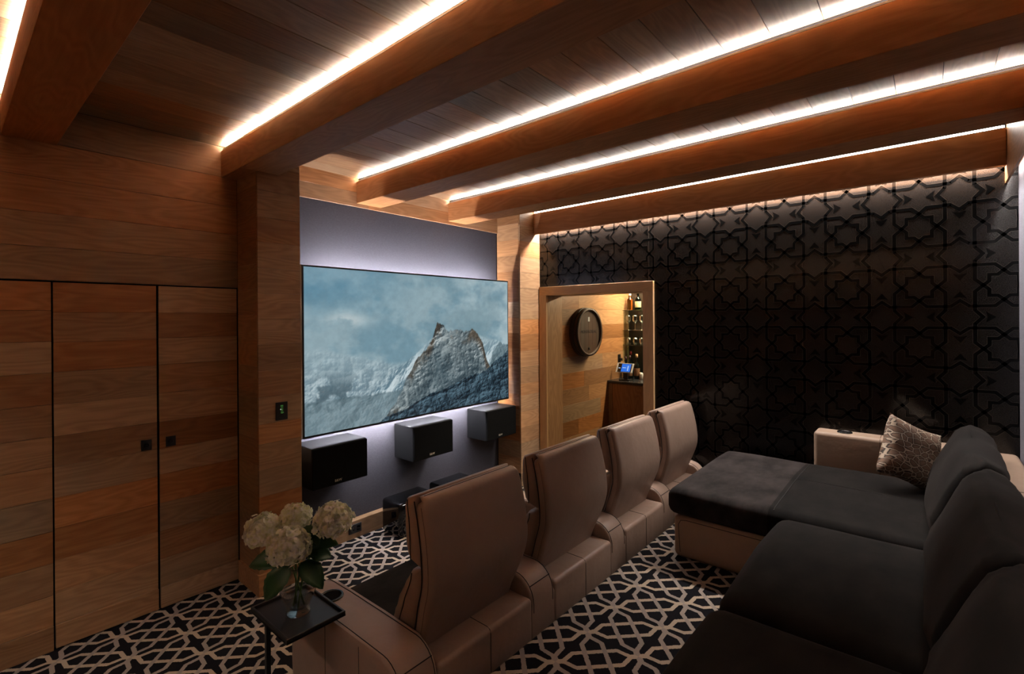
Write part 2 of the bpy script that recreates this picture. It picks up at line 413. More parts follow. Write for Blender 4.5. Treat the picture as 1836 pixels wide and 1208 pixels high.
def bm_lathe(bm, prof, c=(0, 0, 0), seg=28, axis='z'):
    c = Vector(c); rings = []
    def P(r, h, k):
        a = 2*math.pi*k/seg
        if axis == 'z': return c+Vector((r*math.cos(a), r*math.sin(a), h))
        if axis == 'y': return c+Vector((r*math.cos(a), h, r*math.sin(a)))
        return c+Vector((h, r*math.cos(a), r*math.sin(a)))
    for r, h in prof:
        if r < 1e-6: rings.append([bm.verts.new(P(0, h, 0))])
        else: rings.append([bm.verts.new(P(r, h, k)) for k in range(seg)])
    for A, B in zip(rings, rings[1:]):
        for k in range(seg):
            k2 = (k+1) % seg
            if len(A) == 1 and len(B) == 1: continue
            if len(A) == 1: bm.faces.new((A[0], B[k2], B[k]))
            elif len(B) == 1: bm.faces.new((A[k], A[k2], B[0]))
            else: bm.faces.new((A[k], A[k2], B[k2], B[k]))
    return bm
def bm_loft(bm, rings, cap=True):
    R = [[bm.verts.new(p) for p in r] for r in rings]
    n = len(R[0])
    for A, B in zip(R, R[1:]):
        for k in range(n):
            bm.faces.new((A[k], A[(k+1) % n], B[(k+1) % n], B[k]))
    if cap:
        bm.faces.new(R[0][::-1]); bm.faces.new(R[-1])
    return bm
def bm_soft(bm, hx, hy, hz, r, nx=14, ny=14, nz=6, bulge=(0, 0, 0), wr=0.0, ws=6.0, seed=0):
    """rounded, slightly domed cushion centred at the origin"""
    h = (hx, hy, hz); nn = (nx, ny, nz)
    bmv = {}
    def getv(i, j, k):
        key = (i, j, k)
        if key in bmv: return bmv[key]
        t = [2*i/nx-1, 2*j/ny-1, 2*k/nz-1]
        # pull samples towards the edges so the rounding is resolved
        t = [math.copysign(abs(a)**0.75, a) for a in t]
        p = Vector((t[0]*hx, t[1]*hy, t[2]*hz))
        inner = Vector((max(-hx+r, min(hx-r, p.x)), max(-hy+r, min(hy-r, p.y)), max(-hz+r, min(hz-r, p.z))))
        d = p-inner
        if d.length > 1e-9:
            m = max(abs(d.x), abs(d.y), abs(d.z)); p = inner + d.normalized()*min(r, m)
        for a in range(3):
            b, c = (a+1) % 3, (a+2) % 3
            p[a] += bulge[a]*t[a]*max(0, 1-t[b]**2)*max(0, 1-t[c]**2)
        if wr:
            nvec = Vector((noise.noise(p*ws+Vector((seed, 0, 0))), noise.noise(p*ws+Vector((0, seed, 3))), noise.noise(p*ws+Vector((5, 0, seed)))))
            p += nvec*wr
        bmv[key] = bm.verts.new(p); return bmv[key]
    def face(f, a, b):
        for i in range(a):
            for j in range(b):
                bm.faces.new((getv(*f(i, j)), getv(*f(i+1, j)), getv(*f(i+1, j+1)), getv(*f(i, j+1))))
    for k in (0, nz): face(lambda i, j, k=k: (i, j, k), nx, ny)
    for j in (0, ny): face(lambda i, k, j=j: (i, j, k), nx, nz)
    for i in (0, nx): face(lambda j, k, i=i: (i, j, k), ny, nz)
    return bm
def bm_xform(bm, mat):
    bmesh.ops.transform(bm, matrix=mat, verts=bm.verts); return bm
def copy_tree(o, parent=None):
    c = o.copy(); COL.objects.link(c); c.parent = parent
    for ch in o.children: copy_tree(ch, c)
    return c
def text_mesh(txt, size, extrude=0.0005):
    cu = bpy.data.curves.new('txt', 'FONT'); cu.body = txt; cu.size = size; cu.extrude = extrude; cu.align_x = 'CENTER'; cu.align_y = 'CENTER'
    o = bpy.data.objects.new('txt', cu); COL.objects.link(o)
    dg = bpy.context.evaluated_depsgraph_get(); me = bpy.data.meshes.new_from_object(o.evaluated_get(dg))
    bpy.data.objects.remove(o); bpy.data.curves.remove(cu)
    return me

# ------------------------------------------------------------------ the room
ZC = 2.979          # underside of ceiling boards
YF = 3.65           # face of the door wall
YP = 3.32           # front face of the two pillars
XW = 4.385          # wallpaper wall
YR = -0.43          # rear wall
XL = -1.3           # left wall
ZR = 0.29           # riser
fl = struct(box('floor', 'carpet_low', XL-.1, XW+.1, 1.2, 3.8, -0.1, 0.0))
# riser with a rounded nosing
bm = bmesh.new()
prof = [(YR-.1, 0.0), (YR-.1, ZR)]
for k in range(7):
    a = math.pi/2*k/6
    prof.append((1.44-0.03+0.03*math.sin(a), ZR-0.03+0.03*math.cos(a)))
prof.append((1.44, 0.0))
A = [bm.verts.new((XL-.1, y, z)) for y, z in prof]; B = [bm.verts.new((XW, y, z)) for y, z in prof]
for i in range(len(prof)):
    j = (i+1) % len(prof); bm.faces.new((A[i], A[j], B[j], B[i]))
bm.faces.new(A); bm.faces.new(B[::-1])
struct(part('floor_riser', bm, 'carpet_riser', None))

ceil = struct(box('ceiling', 'gap_dark', XL-.1, XW+.05, YR-.1, 3.8, ZC+.012, ZC+.1))
BEAMS = [(-0.81, -0.595), (0.207, 0.422), (1.246, 1.485), (2.272, 2.51), (3.30, 3.54)]
edges = [XL] + [b for bb in BEAMS for b in bb] + [4.27]
bays = [(XL, -0.70), (-0.70, 0.31), (0.31, 1.365), (1.365, 2.39), (2.39, 3.42), (3.42, XW)]
pw = (YF-YR)/22
for bi, (a, b) in enumerate(bays):
    for i in range(22):
        y0 = YR+i*pw
        box('plank', 'oak_x', a+.001, b-.001, y0+.0012, y0+pw-.0012, ZC, ZC+.012, 0.0015, parent=ceil)

# door wall with the double doors
wl = struct(box('wall_front', 'gap_dark', XL, 1.36, YF+.02, YF+.12, 0, ZC+.05))
zs = [0.135, .30, .475, .65, .83, 1.005, 1.17, 1.345, 1.52, 1.69, 1.86, 2.016]
for a, b in zip(zs, zs[1:]):
    box('plank', 'oak_x', XL, 0.394, YF, YF+.02, a+.0008, b-.0008, 0.0012, parent=wl)
zt = [2.024, 2.205, 2.39, 2.58, 2.775, ZC]
for a, b in zip(zt, zt[1:]):
    for (xa, xb) in ((XL, -.35), (-.35, 1.345)):
        box('plank', 'oak_x', xa+.0006, xb-.0006, YF, YF+.02, a+.0008, b-.0008, 0.0012, parent=wl)
struct(box('baseboard_left', 'oak_x', XL, 0.394, YF-.012, YF+.02, 0, .134, 0.002))
def door(name, x0, x1, hx, label):
    d = struct(box(name, 'gap_dark', x0, x1, YF+.012, YF+.02, 0.006, 2.016))
    zd = [.135, .315, .49, .66, .835, 1.0, 1.17, 1.345, 1.52, 1.69, 1.85, 2.016]
    zd = [z+random.uniform(-.006, .006) if 0.2 < z < 2 else z for z in zd]
    for a, b in zip(zd, zd[1:]):
        box('plank', 'oak_x', x0, x1, YF, YF+.012, a+.0006, b-.0006, 0.001, parent=d, share=False)
    box('kick_board', 'oak_x', x0, x1, YF-.012, YF+.012, 0.008, .134, 0.002, parent=d)
    h = box('handle', 'black_metal', hx-.026, hx+.026, YF-.006, YF+.001, 1.006, 1.069, 0.001, parent=d)
    h['label'] = 'square black flush pull'
    bm = bmesh.new(); bm_lathe(bm, [(0, -.009), (.011, -.009), (.012, -.007), (.012, 0)], (hx, YF-.006, 1.037), 16, 'y')
    part('keyhole', bm, 'black_plastic', h)
    return d
door('door_1', 0.402, 0.873, 0.817, '')
door('door_2', 0.885, 1.338, 0.944, '')

def plank_face_y(parent, x0, x1, yf, zlist, t=.02):
    for a, b in zip(zlist, zlist[1:]):
        box('plank', 'oak_x', x0+.0004, x1-.0004, yf, yf+t, a+.0006, b-.0006, 0.001, parent=parent)
def plank_face_x(parent, xf, y0, y1, zlist, t=.02):
    for a, b in zip(zlist, zlist[1:]):
        box('plank', 'oak_y', xf, xf+t, y0+.0004, y1-.0004, a+.0006, b-.0006, 0.001, parent=parent)
zpl = [.135, .30, .475, .64, .815, .985, 1.115, 1.29, 1.465, 1.64, 1.805, 1.975, 2.14, 2.31, 2.475, 2.65, 2.82, ZC]
# left pillar
pl = struct(box('wall_pillar_left', 'gap_dark', 1.365, 1.61, YP+.02, YF+.1, 0, ZC+.05))
plank_face_y(pl, 1.345, 1.63, YP, zpl)
plank_face_x(pl, 1.345, YP+.0205, YF, [z+.03 if .2 < z < 2.9 else z for z in zpl])
plank_face_x(pl, 1.61, YP+.0205, YF, zpl)
struct(boxes('baseboard_pillar', 'oak_x', [(1.331, 1.644, YP-.018, YP, 0, .14), (1.331, 1.345, YP, YF-.013, 0, .14)], bev=.002))
# right pillar
pr = struct(box('wall_pillar_right', 'gap_dark', 4.055, XW+.02, YP+.02, YF+.1, 0, ZC+.05))
plank_face_y(pr, 4.035, XW, YP, [z-.02 if .2 < z < 2.9 else z for z in zpl])
plank_face_x(pr, 4.035, YP+.0205, YF, zpl)
struct(box('baseboard_corner', 'oak_x', 4.022, XW, YP-.014, YP, 0, .14, .002))
# niche with the fabric panel, header and base
nw = struct(box('wall_niche', 'wall_fabric', 1.63, 4.035, YF+.008, YF+.1, 0, ZC))
hd = struct(box('trim_1', 'gap_dark', 1.632, 4.033, YF+.005, YF+.008, 2.742, ZC))
for xa, xb in ((1.632, 2.39), (2.39, 3.42), (3.42, 4.033)):
    for za, zb in ((2.742, 2.862), (2.862, ZC)):
        box('plank', 'oak_x', xa+.0005, xb-.0005, YF-.012, YF+.005, za+.0005, zb-.0005, .001, parent=hd)
struct(box('baseboard_niche', 'oak_x', 1.632, 4.033, 3.592, YF+.008, 0, .143, .002))

# wallpaper wall with the opening of the bar
bm = bmesh.new()
for b in ((XW, XW+.26, YR-.1, 2.054, 0, ZC), (XW, XW+.26, 2.054, 3.233, 2.063, ZC), (XW, XW+.26, 3.233, 3.345, 0, ZC)):
    bm_box(bm, *b)
wr = struct(part('wall_right', bm, 'wallpaper_ground', None))
P = 0.411; D = 0.134; HW = 0.0105
bm = bmesh.new(); bml = bmesh.new()
def inside(y, z):
    if y < YR or y > YP or z < ZR or z > 2.784: return False
    if y > 2.0 and z < 2.11: return False
    return True
def clampv(v): return Vector((min(YP-.001, max(YR+.001, v.x)), min(2.784, max(ZR, v.y))))
def ribbon(B, pts, hw, x):
    pts = [Vector(p) for p in pts]
    L_, R_ = [], []
    for i, p in enumerate(pts):
        a = (p-pts[i-1]).normalized() if i > 0 else None
        c = (pts[i+1]-p).normalized() if i < len(pts)-1 else None
        if a is None: a = c
        if c is None: c = a
        n1 = Vector((-a.y, a.x)); n2 = Vector((-c.y, c.x)); n = (n1+n2).normalized(); k = hw/max(0.4, n.dot(n1))
        L_.append(p+n*k); R_.append(p-n*k)
    for i in range(len(pts)-1):
        q = [L_[i], L_[i+1], R_[i+1], R_[i]]
        ok_ = [inside(v.x, v.y) for v in q]
        if any(ok_) and not any(v.x > 2.0 and v.y < 2.11 for v in q):
            q = [clampv(v) for v in q]
            vs = [B.verts.new((x, v.x, v.y)) for v in q]
            B.faces.new(vs)
def poly(B, pts, x):
    if all(inside(*p) for p in pts): B.faces.new([B.verts.new((x, p[0], p[1])) for p in pts])
for iy in range(-2, 9):
    for iz in range(-1, 8):
        cy_, cz_ = 1.697-0.412*iy+0.412*3, 2.402-P*iz+P
        for k in range(4):
            c_, s_ = [(1, 0), (0, 1), (-1, 0), (0, -1)][k]
            T = lambda a, b: (cy_+a*c_-b*s_, cz_+a*s_+b*c_)
            st = [T(D, .165), T(D, .040), T(.067, -.027), T(.067, -.067), T(.027, -.067), T(-.040, -D), T(-.165, -D)]
            ribbon(bm, st, HW, XW-.0012)
            ribbon(bml, [(p[0], p[1]) for p in st], HW+.0016, XW-.0006)
            br = [T(D, .160), T(D-.038, .2055), T(D, .251)]
            ribbon(bm, br, HW, XW-.0012); ribbon(bml, br, HW+.0016, XW-.0006)
            tri = [T(.206-.036, .083), T(.206, .074), T(.206+.036, .083), T(.206, .035)]
            poly(bm, tri, XW-.0012)
o = part('wallpaper_pattern', bm, 'wallpaper_band', wr); o['kind'] = 'stuff'; o['label'] = 'interlaced black star bands of the wallpaper'
o = part('wallpaper_outline', bml, 'wallpaper_line', wr); o['kind'] = 'stuff'
# fine vertical wallpaper seams
for i, ys in enumerate((2.02, 0.75)):
    box('wallpaper_seam', 'wallpaper_line', XW-.0008, XW, ys-.0015, ys+.0015, 2.15 if ys > 1.9 else ZR, 2.75, parent=wr)

# rear wall and left wall (behind the camera)
struct(box('wall_rear', 'rear_fabric', XL, XW, YR-.08, YR, 0, ZC))
wle = struct(box('wall_left', 'gap_dark', XL-.1, XL-.02, YR, YF+.1, 0, ZC))
plank_face_x(wle, XL-.02, YR, YF, zpl)
hr = struct(boxes('trim_2', 'oak_x', [(XL, XW, YR+.001, YR+.06, 2.725, ZC), (XL, XW, YR+.048, YR+.06, 2.63, 2.725)]))

# doorway of the bar: casing, lining
dc = struct(link('trim_3', None)); XF = XW-.03
box('casing', 'frame_wood_z', XF, XW, 1.967, 2.072, 0, 2.047, .002, parent=dc)
box('casing', 'frame_wood_z', XF, XW, 3.213, 3.312, 0, 2.047, .002, parent=dc)
box('casing_head', 'frame_wood_y', XF, XW, 1.967, 3.312, 2.0475, 2.142, .002, parent=dc)
box('lining', 'oak_z', XW, 4.665, 2.055, 2.073, 0, 2.045, .002, parent=dc)
box('lining', 'oak_z', XW, 4.665, 3.212, 3.232, 0, 2.045, .002, parent=dc)
box('lining_head', 'oak_y', XW, 4.665, 2.073, 3.212, 2.045, 2.062, .002, parent=dc)

# ------------------------------------------------------------------ bar room behind the doorway
YB = 3.25; XB = 6.38
struct(box('floor_bar', 'back_panel_dark', XW+.1, 6.6, 1.3, 3.4, -.1, 0.0))
struct(box('ceiling_bar', 'rear_fabric', XW+.26, 6.6, 1.3, 3.4, 2.45, 2.5))
wb = struct(box('wall_bar_left', 'gap_dark', XW+.26, 6.5, YB+.018, YB+.1, 0, 2.46))
zb = [0, .19, .38, .57, .76, .95, 1.14, 1.33, 1.52, 1.71, 1.9, 2.09, 2.28, 2.45]
for i, (a, b) in enumerate(zip(zb, zb[1:])):
    j = 5.35+.3*math.sin(i*2.4)
    for xa, xb in ((4.646, j), (j, XB)):
        box('plank', 'oak_x', xa+.0005, xb-.0005, YB, YB+.018, a+.0006, b-.0006, .001, parent=wb, share=False)
struct(box('wall_bar_back', 'back_panel_dark', XB, XB+.06, 1.3, 3.4, 0, 2.46))
struct(box('wall_bar_right', 'back_panel_dark', XW+.26, 6.5, 1.3, 1.36, 0, 2.46))

# ------------------------------------------------------------------ ceiling beams and their light strips
beam_lab = ['oak ceiling beam over the floor before the rear-left wall planks', 'oak ceiling beam meeting the plank wall above the left door leaf',
            'oak ceiling beam resting on the pillar between the doors and the television', 'oak ceiling beam above the left half of the television',
            'oak ceiling beam above the right half of the television']
for i, (a, b) in enumerate(BEAMS):
    ye = YF-.001 if i < 3 else YF-.013
    if i == 2:
        t = thing('ceiling_beam', beam_lab[i], 'beam', ((a+b)/2, 1.6, 2.77), 'ceiling beams')
        # cut round the pillar top
        boxes('beam_body', 'beam_wood', [(a, b, YR+.062, YP-.001, 2.77, 2.949), (a, 1.344, YP-.001, ye, 2.77, 2.949)], t, .002)
        box('beam_cap', 'gap_dark', a+.02, b-.01, YR+.062, YP-.001, 2.949, ZC, parent=t)
    else:
        t = thing('ceiling_beam', beam_lab[i], 'beam', ((a+b)/2, 1.6, 2.77), 'ceiling beams')
        box('beam_body', 'beam_wood', a, b, YR+.062, ye, 2.77, 2.949, .002, parent=t)
        box('beam_cap', 'gap_dark', a+.02, b-.01, YR+.062, ye, 2.949, ZC, parent=t)
    lo = thing('led_light_strip', ['white light strip along the top of the ceiling beam by the rear-left wall', 'white light strip along the beam over the left door leaf',
               'white light strip along the beam resting on the left pillar', 'white light strip along the beam over the left half of the television',
               'white light strip along the beam over the right half of the television'][i], 'light strip', (a, 1.6, 2.945), 'light strips on the beams')
    y1 = ye-.03
    boxes('channel', 'aluminium', [(a+.0, a+.018, YR+.07, y1, 2.949, 2.953), (a, a+.002, YR+.07, y1, 2.953, 2.9575)], lo)
    box('diffuser', 'led_white', a+.003, a+.017, YR+.07, y1, 2.9535, 2.957, parent=lo)
# fascia in front of the wallpaper wall
t = thing('ceiling_beam', 'thin oak fascia beam running along the top of the patterned wall', 'beam', (4.29, 1.6, 2.72), 'ceiling beams')
box('beam_body', 'beam_wood', 4.268, 4.31, YR+.062, YP-.001, 2.722, 2.949, .002, parent=t)
box('beam_cap', 'gap_dark', 4.29, 4.31, YR+.062, YP-.001, 2.949, ZC, parent=t)
lo = thing('led_light_strip', 'white light strip on top of the fascia beam by the patterned wall', 'light strip', (4.268, 1.6, 2.945), 'light strips on the beams')
boxes('channel', 'aluminium', [(4.268, 4.286, YR+.07, YP-.02, 2.949, 2.953)], lo)
box('diffuser', 'led_soft', 4.270, 4.285, YR+.07, YP-.02, 2.9535, 2.966, parent=lo)
lo = thing('led_light_strip', 'cool white strip hidden in the cove grazing the patterned wall', 'light strip', (4.33, 1.6, 2.80))
box('channel', 'aluminium', 4.345, 4.372, YR+.07, YP-.02, 2.780, 2.786, parent=lo)
box('mounting', 'gap_dark', 4.31, XW-.001, YR+.065, YP-.002, 2.786, 2.80, parent=lo)
box('diffuser', 'led_cool', 4.348, 4.369, YR+.07, YP-.02, 2.775, 2.780, parent=lo)
lo = thing('led_light_strip', 'cool white strip under the wooden trim of the rear wall', 'light strip', (1.5, YR+.03, 2.685))
box('channel', 'aluminium', XL+.05, XW-.03, YR+.02, YR+.043, 2.720, 2.7245, parent=lo)
box('diffuser', 'led_rear', XL+.05, XW-.03, YR+.022, YR+.041, 2.715, 2.7195, parent=lo)

t = thing('ceiling_beam', 'thin oak fascia beam along the plank wall opposite the patterned one', 'beam', (XL+.09, 1.6, 2.72), 'ceiling beams')
box('beam_body', 'beam_wood', XL+.075, XL+.117, YR+.062, YF-.001, 2.722, ZC-.001, .002, parent=t)
lo = thing('led_light_strip', 'white strip hidden in the cove of the plank wall opposite the patterned one', 'light strip', (XL+.03, 1.6, 2.78))
box('channel', 'aluminium', XL+.013, XL+.040, YR+.07, YF-.02, 2.780, 2.786, parent=lo)
box('mounting', 'gap_dark', XL+.001, XL+.075, YR+.065, YF-.002, 2.786, 2.80, parent=lo)
box('diffuser', 'led_left', XL+.016, XL+.037, YR+.07, YF-.02, 2.775, 2.780, parent=lo)

# ------------------------------------------------------------------ television
TX0, TX1, TZ0, TZ1, TY = 1.69, 3.955, .937, 2.197, 3.42
tv = thing('television', 'large flat television showing a snowy mountain scene', 'television', (2.82, TY+.02, TZ0))
boxes('bezel', 'black_plastic', [(TX0, TX1, TY+.002, TY+.035, TZ0, TZ1)], tv, .002)
boxes('rear_housing', 'black_plastic', [(TX0+.25, TX1-.25, TY+.035, TY+.075, TZ0+.2, TZ1-.22)], tv, .01)
boxes('wall_mount', 'black_metal', [(2.5, 3.15, TY+.075, YF+.008, 1.35, 1.75)], tv, .004)
# picture: a generic snowy mountain slope worked out per vertex
def vnoise(x, y, seed):
    rs = np.random.RandomState(seed); g = rs.rand(256, 256)
    xi, yi = np.floor(x).astype(int), np.floor(y).astype(int); fx, fy = x-xi, y-yi
    fx, fy = fx*fx*(3-2*fx), fy*fy*(3-2*fy)
    a, b = g[xi % 256, yi % 256], g[(xi+1) % 256, yi % 256]; c, d = g[xi % 256, (yi+1) % 256], g[(xi+1) % 256, (yi+1) % 256]
    return (a*(1-fx)+b*fx)*(1-fy)+(c*(1-fx)+d*fx)*fy
def fbm(x, y, seed, o=5, r=0.5):
    s = 0; a = 1; t = 0
    for i in range(o):
        s = s+a*vnoise(x*2**i+17*i, y*2**i+9*i, seed+i); t += a; a *= r
    return s/t
def sstep(a, b, x):
    t = np.clip((x-a)/(b-a), 0, 1); return t*t*(3-2*t)
NXp, NYp = 420, 234
S, T_ = np.meshgrid(np.linspace(0, 1, NXp), np.linspace(0, 1, NYp))
asp = 1.79
def rgb(*c): return np.broadcast_to(np.array(c, float)/255., (NYp, NXp, 3))
def mixc(a, b, f): return a*(1-f[..., None])+b*f[..., None]
def relief(f, dx, dy, k):
    gy, gx = np.gradient(f); return np.clip(.5+k*(gx*dx+gy*dy), 0, 1)
def ridged(x, y, seed, o=6, r=.55):
    s = 0; a = 1; t = 0
    for i in range(o):
        s = s+a*(1-np.abs(2*vnoise(x*2**i+13*i, y*2**i+7*i, seed+i)-1)); t += a; a *= r
    return s/t
A_ = S*asp
cl = fbm(A_*2.2, T_*3.6, 3, 6, .55); cl2 = fbm(A_*4+2, T_*7, 8, 6, .55)
img = mixc(rgb(140, 164, 173), rgb(112, 144, 158), sstep(.35, .65, cl2))
img = mixc(img, rgb(84, 128, 150), sstep(.62, .98, T_)*sstep(.52, .12, S)*.9)
img = mixc(img, rgb(172, 190, 195), sstep(.50, .74, cl)*(.35+.5*sstep(.35, .85, S)))
img = mixc(img, rgb(188, 200, 202), np.exp(-((S-.16)/.09)**2-((T_-.70+.03*cl2)/.05)**2)*sstep(.42, .55, cl2)*.9)
img = mixc(img, rgb(112, 140, 150), sstep(.52, .36, cl)*.55*sstep(.35, .8, S))
r1 = ridged(A_*4, T_*6+S*2, 21); rg2 = ridged(A_*7+T_*4, T_*7-S*3, 27); r3_ = fbm(A_*30, T_*30, 29, 4, .6)
# misty far range on the left
h1 = .52-.10*np.abs(S-.05)*4+.10*(fbm(S*6, S*0+3.3, 11, 6, .55)-.5)
c1 = mixc(rgb(98, 122, 134), rgb(186, 201, 206), relief(r1, -1, .6, 18))
c1 = mixc(c1, rgb(62, 82, 92), sstep(.60, .72, rg2)*sstep(.46, .25, T_)*sstep(.34, .1, S)*.8)
c1 = mixc(c1, rgb(150, 172, 180), sstep(.18, .52, T_)*.75)
img = mixc(img, c1, sstep(-.01, .03, h1-T_)*.9)
# long diagonal snow ridge climbing to the right
h2 = -.10+1.22*S+.05*(fbm(S*14, S*0+1.1, 31, 5, .6)-.5)
h2 = np.minimum(h2, .70-.5*(S-.5)+.06*(fbm(S*12, S*0+7, 33, 5)-.5))
sl = relief(ridged(A_*5-T_*3, T_*4+S*3, 51), -1, .8, 18)
c2 = mixc(rgb(92, 120, 134), rgb(196, 211, 216), sl)
c2 = mixc(c2, rgb(52, 72, 82), sstep(.62, .74, ridged(A_*9-T_*6, T_*5, 57))*sstep(.36, .08, T_)*sstep(.5, .2, S)*.85)
c2 = mixc(c2, rgb(146, 168, 176), sstep(.30, .62, T_)*.85)
img = mixc(img, c2, sstep(-.004, .012, h2-T_)*(.95-.5*sstep(.4, .7, T_)))
# low crag at the right edge
h5 = np.interp(S, [.86, .89, .92, .945, .965, 1], [.2, .40, .46, .50, .46, .47])+.03*(r3_-.5)
c5 = mixc(rgb(58, 78, 86), rgb(120, 142, 150), relief(rg2, -1, .6, 8))
img = mixc(img, mixc(c5, rgb(140, 162, 170), sstep(.35, .5, .6-T_)*.4), sstep(0, .012, h5-T_)*.8)
# plain snow-dusted crag in the middle of the slope
h3 = np.interp(S, [.27, .36, .41, .46, .50, .535, .56, .59, .62, .66, .70, .735, .76, .80, .83, .855, .90], [-.05, .13, .30, .42, .46, .56, .66, .64, .58, .61, .605, .58, .60, .55, .48, .34, .2])
h3 = h3+.035*(fbm(S*26, S*0+2, 61, 5, .6)-.5)*2
w_ = ridged(A_*2.6+T_*2, T_*2.2-S*1.5, 71, 6, .6); rl = relief(w_, -1, .9, 17)
dpt = np.clip((h3-T_)/.4, 0, 1)
c3 = mixc(rgb(44, 60, 68), rgb(152, 164, 166), rl)
c3 = mixc(c3, mixc(rgb(38, 36, 34), rgb(104, 96, 84), rl), sstep(.32, .10, dpt)*sstep(.40, .60, fbm(A_*5, T_*5, 81, 5, .6)+.12*sstep(.45, .7, S)))
c3 = mixc(c3, rgb(186, 195, 196), sstep(.62, .8, rl)*sstep(.50, .62, fbm(A_*7, T_*7, 83, 4))*.7)
c3 = mixc(c3, rgb(40, 62, 74), sstep(.35, .95, dpt)*.35)
img = mixc(img, c3, sstep(-.002, .006, h3-T_))
# dark icy rock in the foreground
h4 = np.interp(S, [0, .15, .3, .45, .6, .75, .85, .9, 1], [-.2, -.12, .01, .10, .17, .22, .27, .33, .42])+.06*(fbm(S*16, S*0+5, 91, 6, .6)-.5)
w4 = ridged(A_*4+T_*3, T_*4-S*2, 95, 6, .62)
c4 = mixc(rgb(10, 24, 34), rgb(104, 134, 150), np.clip(relief(w4, -1, .8, 14)-.12, 0, 1)*.9)
img = mixc(img, c4, sstep(-.003, .006, h4-T_))
img = np.clip(img*(.95+.10*r3_[..., None])*.97, 0, 1)
lin = np.where(img <= .04045, img/12.92, ((img+.055)/1.055)**2.4)
bz = .013
xs_ = np.linspace(TX0+bz, TX1-bz, NXp); zs_ = np.linspace(TZ0+bz+.004, TZ1-bz, NYp)
Xg, Zg = np.meshgrid(xs_, zs_)
co = np.stack([Xg-2.82, np.full_like(Xg, TY-.0005-(TY+.02)), Zg-TZ0], -1).reshape(-1, 3)
idx = np.arange(NXp*NYp).reshape(NYp, NXp)
fc = np.stack([idx[:-1, :-1], idx[:-1, 1:], idx[1:, 1:], idx[1:, :-1]], -1).reshape(-1, 4)
me = bpy.data.meshes.new('screen')
me.vertices.add(len(co)); me.vertices.foreach_set('co', co.astype(np.float32).ravel())
me.loops.add(fc.size); me.loops.foreach_set('vertex_index', fc.astype(np.int32).ravel())
me.polygons.add(len(fc)); me.polygons.foreach_set('loop_start', np.arange(0, fc.size, 4, dtype=np.int32))
me.update(calc_edges=True)
ca = me.color_attributes.new('picture', 'FLOAT_COLOR', 'POINT')
ca.data.foreach_set('color', np.concatenate([lin.reshape(-1, 3), np.ones((len(co), 1))], 1).astype(np.float32).ravel())
m, nt, b = mk('screen_picture')
at = N(nt, 'ShaderNodeVertexColor'); at.layer_name = 'picture'
setp(b, Base_Color=(.004, .004, .004, 1), Roughness=.25); nt.links.new(at.outputs[0], b.inputs['Emission Color']); b.inputs['Emission Strength'].default_value = SCREEN
link('screen', me, 'screen_picture', tv)
# light strips behind the set
for nm, y_, z_, lab in (('top', 3.495, 2.06, 'cool white strip behind the upper edge of the television'), ('bottom', 3.495, 1.01, 'cool white strip behind the lower edge of the television')):
    lo = thing('led_light_strip', lab, 'light strip', (2.82, y_, z_))
    box('diffuser', 'led_tv', TX0+.15, TX1-.1, y_-.004, y_+.004, z_-.008, z_+.008, parent=lo)
    box('channel', 'aluminium', TX0+.15, TX1-.1, y_-.02, y_-.0045, z_-.01, z_+.01, parent=lo)

# ------------------------------------------------------------------ speakers
def speaker(x0, lab, mark):
    t = thing('wall_speaker', lab, 'speaker', (x0+.226, 3.5, .566), 'wall speakers under the television')
    x1 = x0+.452
    boxes('cabinet', 'black_satin', [(x0, x1, 3.372, YF-.01, .566, .866)], t, .004)
    g = boxes('grille', 'speaker_cloth', [(x0+.002, x1-.002, 3.358, 3.3725, .570, .862)], t, .003)
    me = text_mesh(mark, .026)
    me.transform(Matrix.Translation((x0+.20, 3.3568, .600)) @ Matrix.Rotation(math.pi/2, 4, 'X')); me.transform(Matrix.Translation(-wpos(t)))
    o = link('badge', me, 'logo_silver', t); o['label'] = 'small silver badge'
    boxes('wall_bracket', 'black_metal', [(x0+.12, x1-.12, YF-.0105, YF+.008, .62, .80)], t, .001)
speaker(1.728, 'black wall speaker beside the pillar, above the floor socket', 'B&W')
speaker(2.636, 'black wall speaker hung centrally below the television', 'B&W')
speaker(3.547, 'black wall speaker next to the corner pillar by the bar', 'B&W')
def sub(x0, lab):
    t = thing('subwoofer', lab, 'subwoofer', (x0+.2, 3.39, 0), 'subwoofers on the floor')
    bm = bmesh.new(); bm_box(bm, x0, x0+.40, 3.27, 3.53, .012, .288, .028, 4); part('cabinet', bm, 'black_gloss', t, True)
    bm = bmesh.new(); bm_lathe(bm, [(0, -.006), (.08, -.006), (.098, -.012), (.104, -.008), (.106, 0)], (x0+.2, 3.27, .15), 32, 'y'); part('driver_ring', bm, 'black_plastic', t, True)
    for fx in (.05, .35):
        for fy in (3.31, 3.49):
            bm = bmesh.new(); bm_lathe(bm, [(0, 0), (.02, 0), (.018, .014), (0, .014)], (x0+fx, fy, 0), 14); part('foot', bm, 'black_plastic', t)
sub(2.42, 'glossy black subwoofer on the carpet nearest the floor socket')
sub(2.93, 'glossy black subwoofer on the carpet under the right wall speaker')

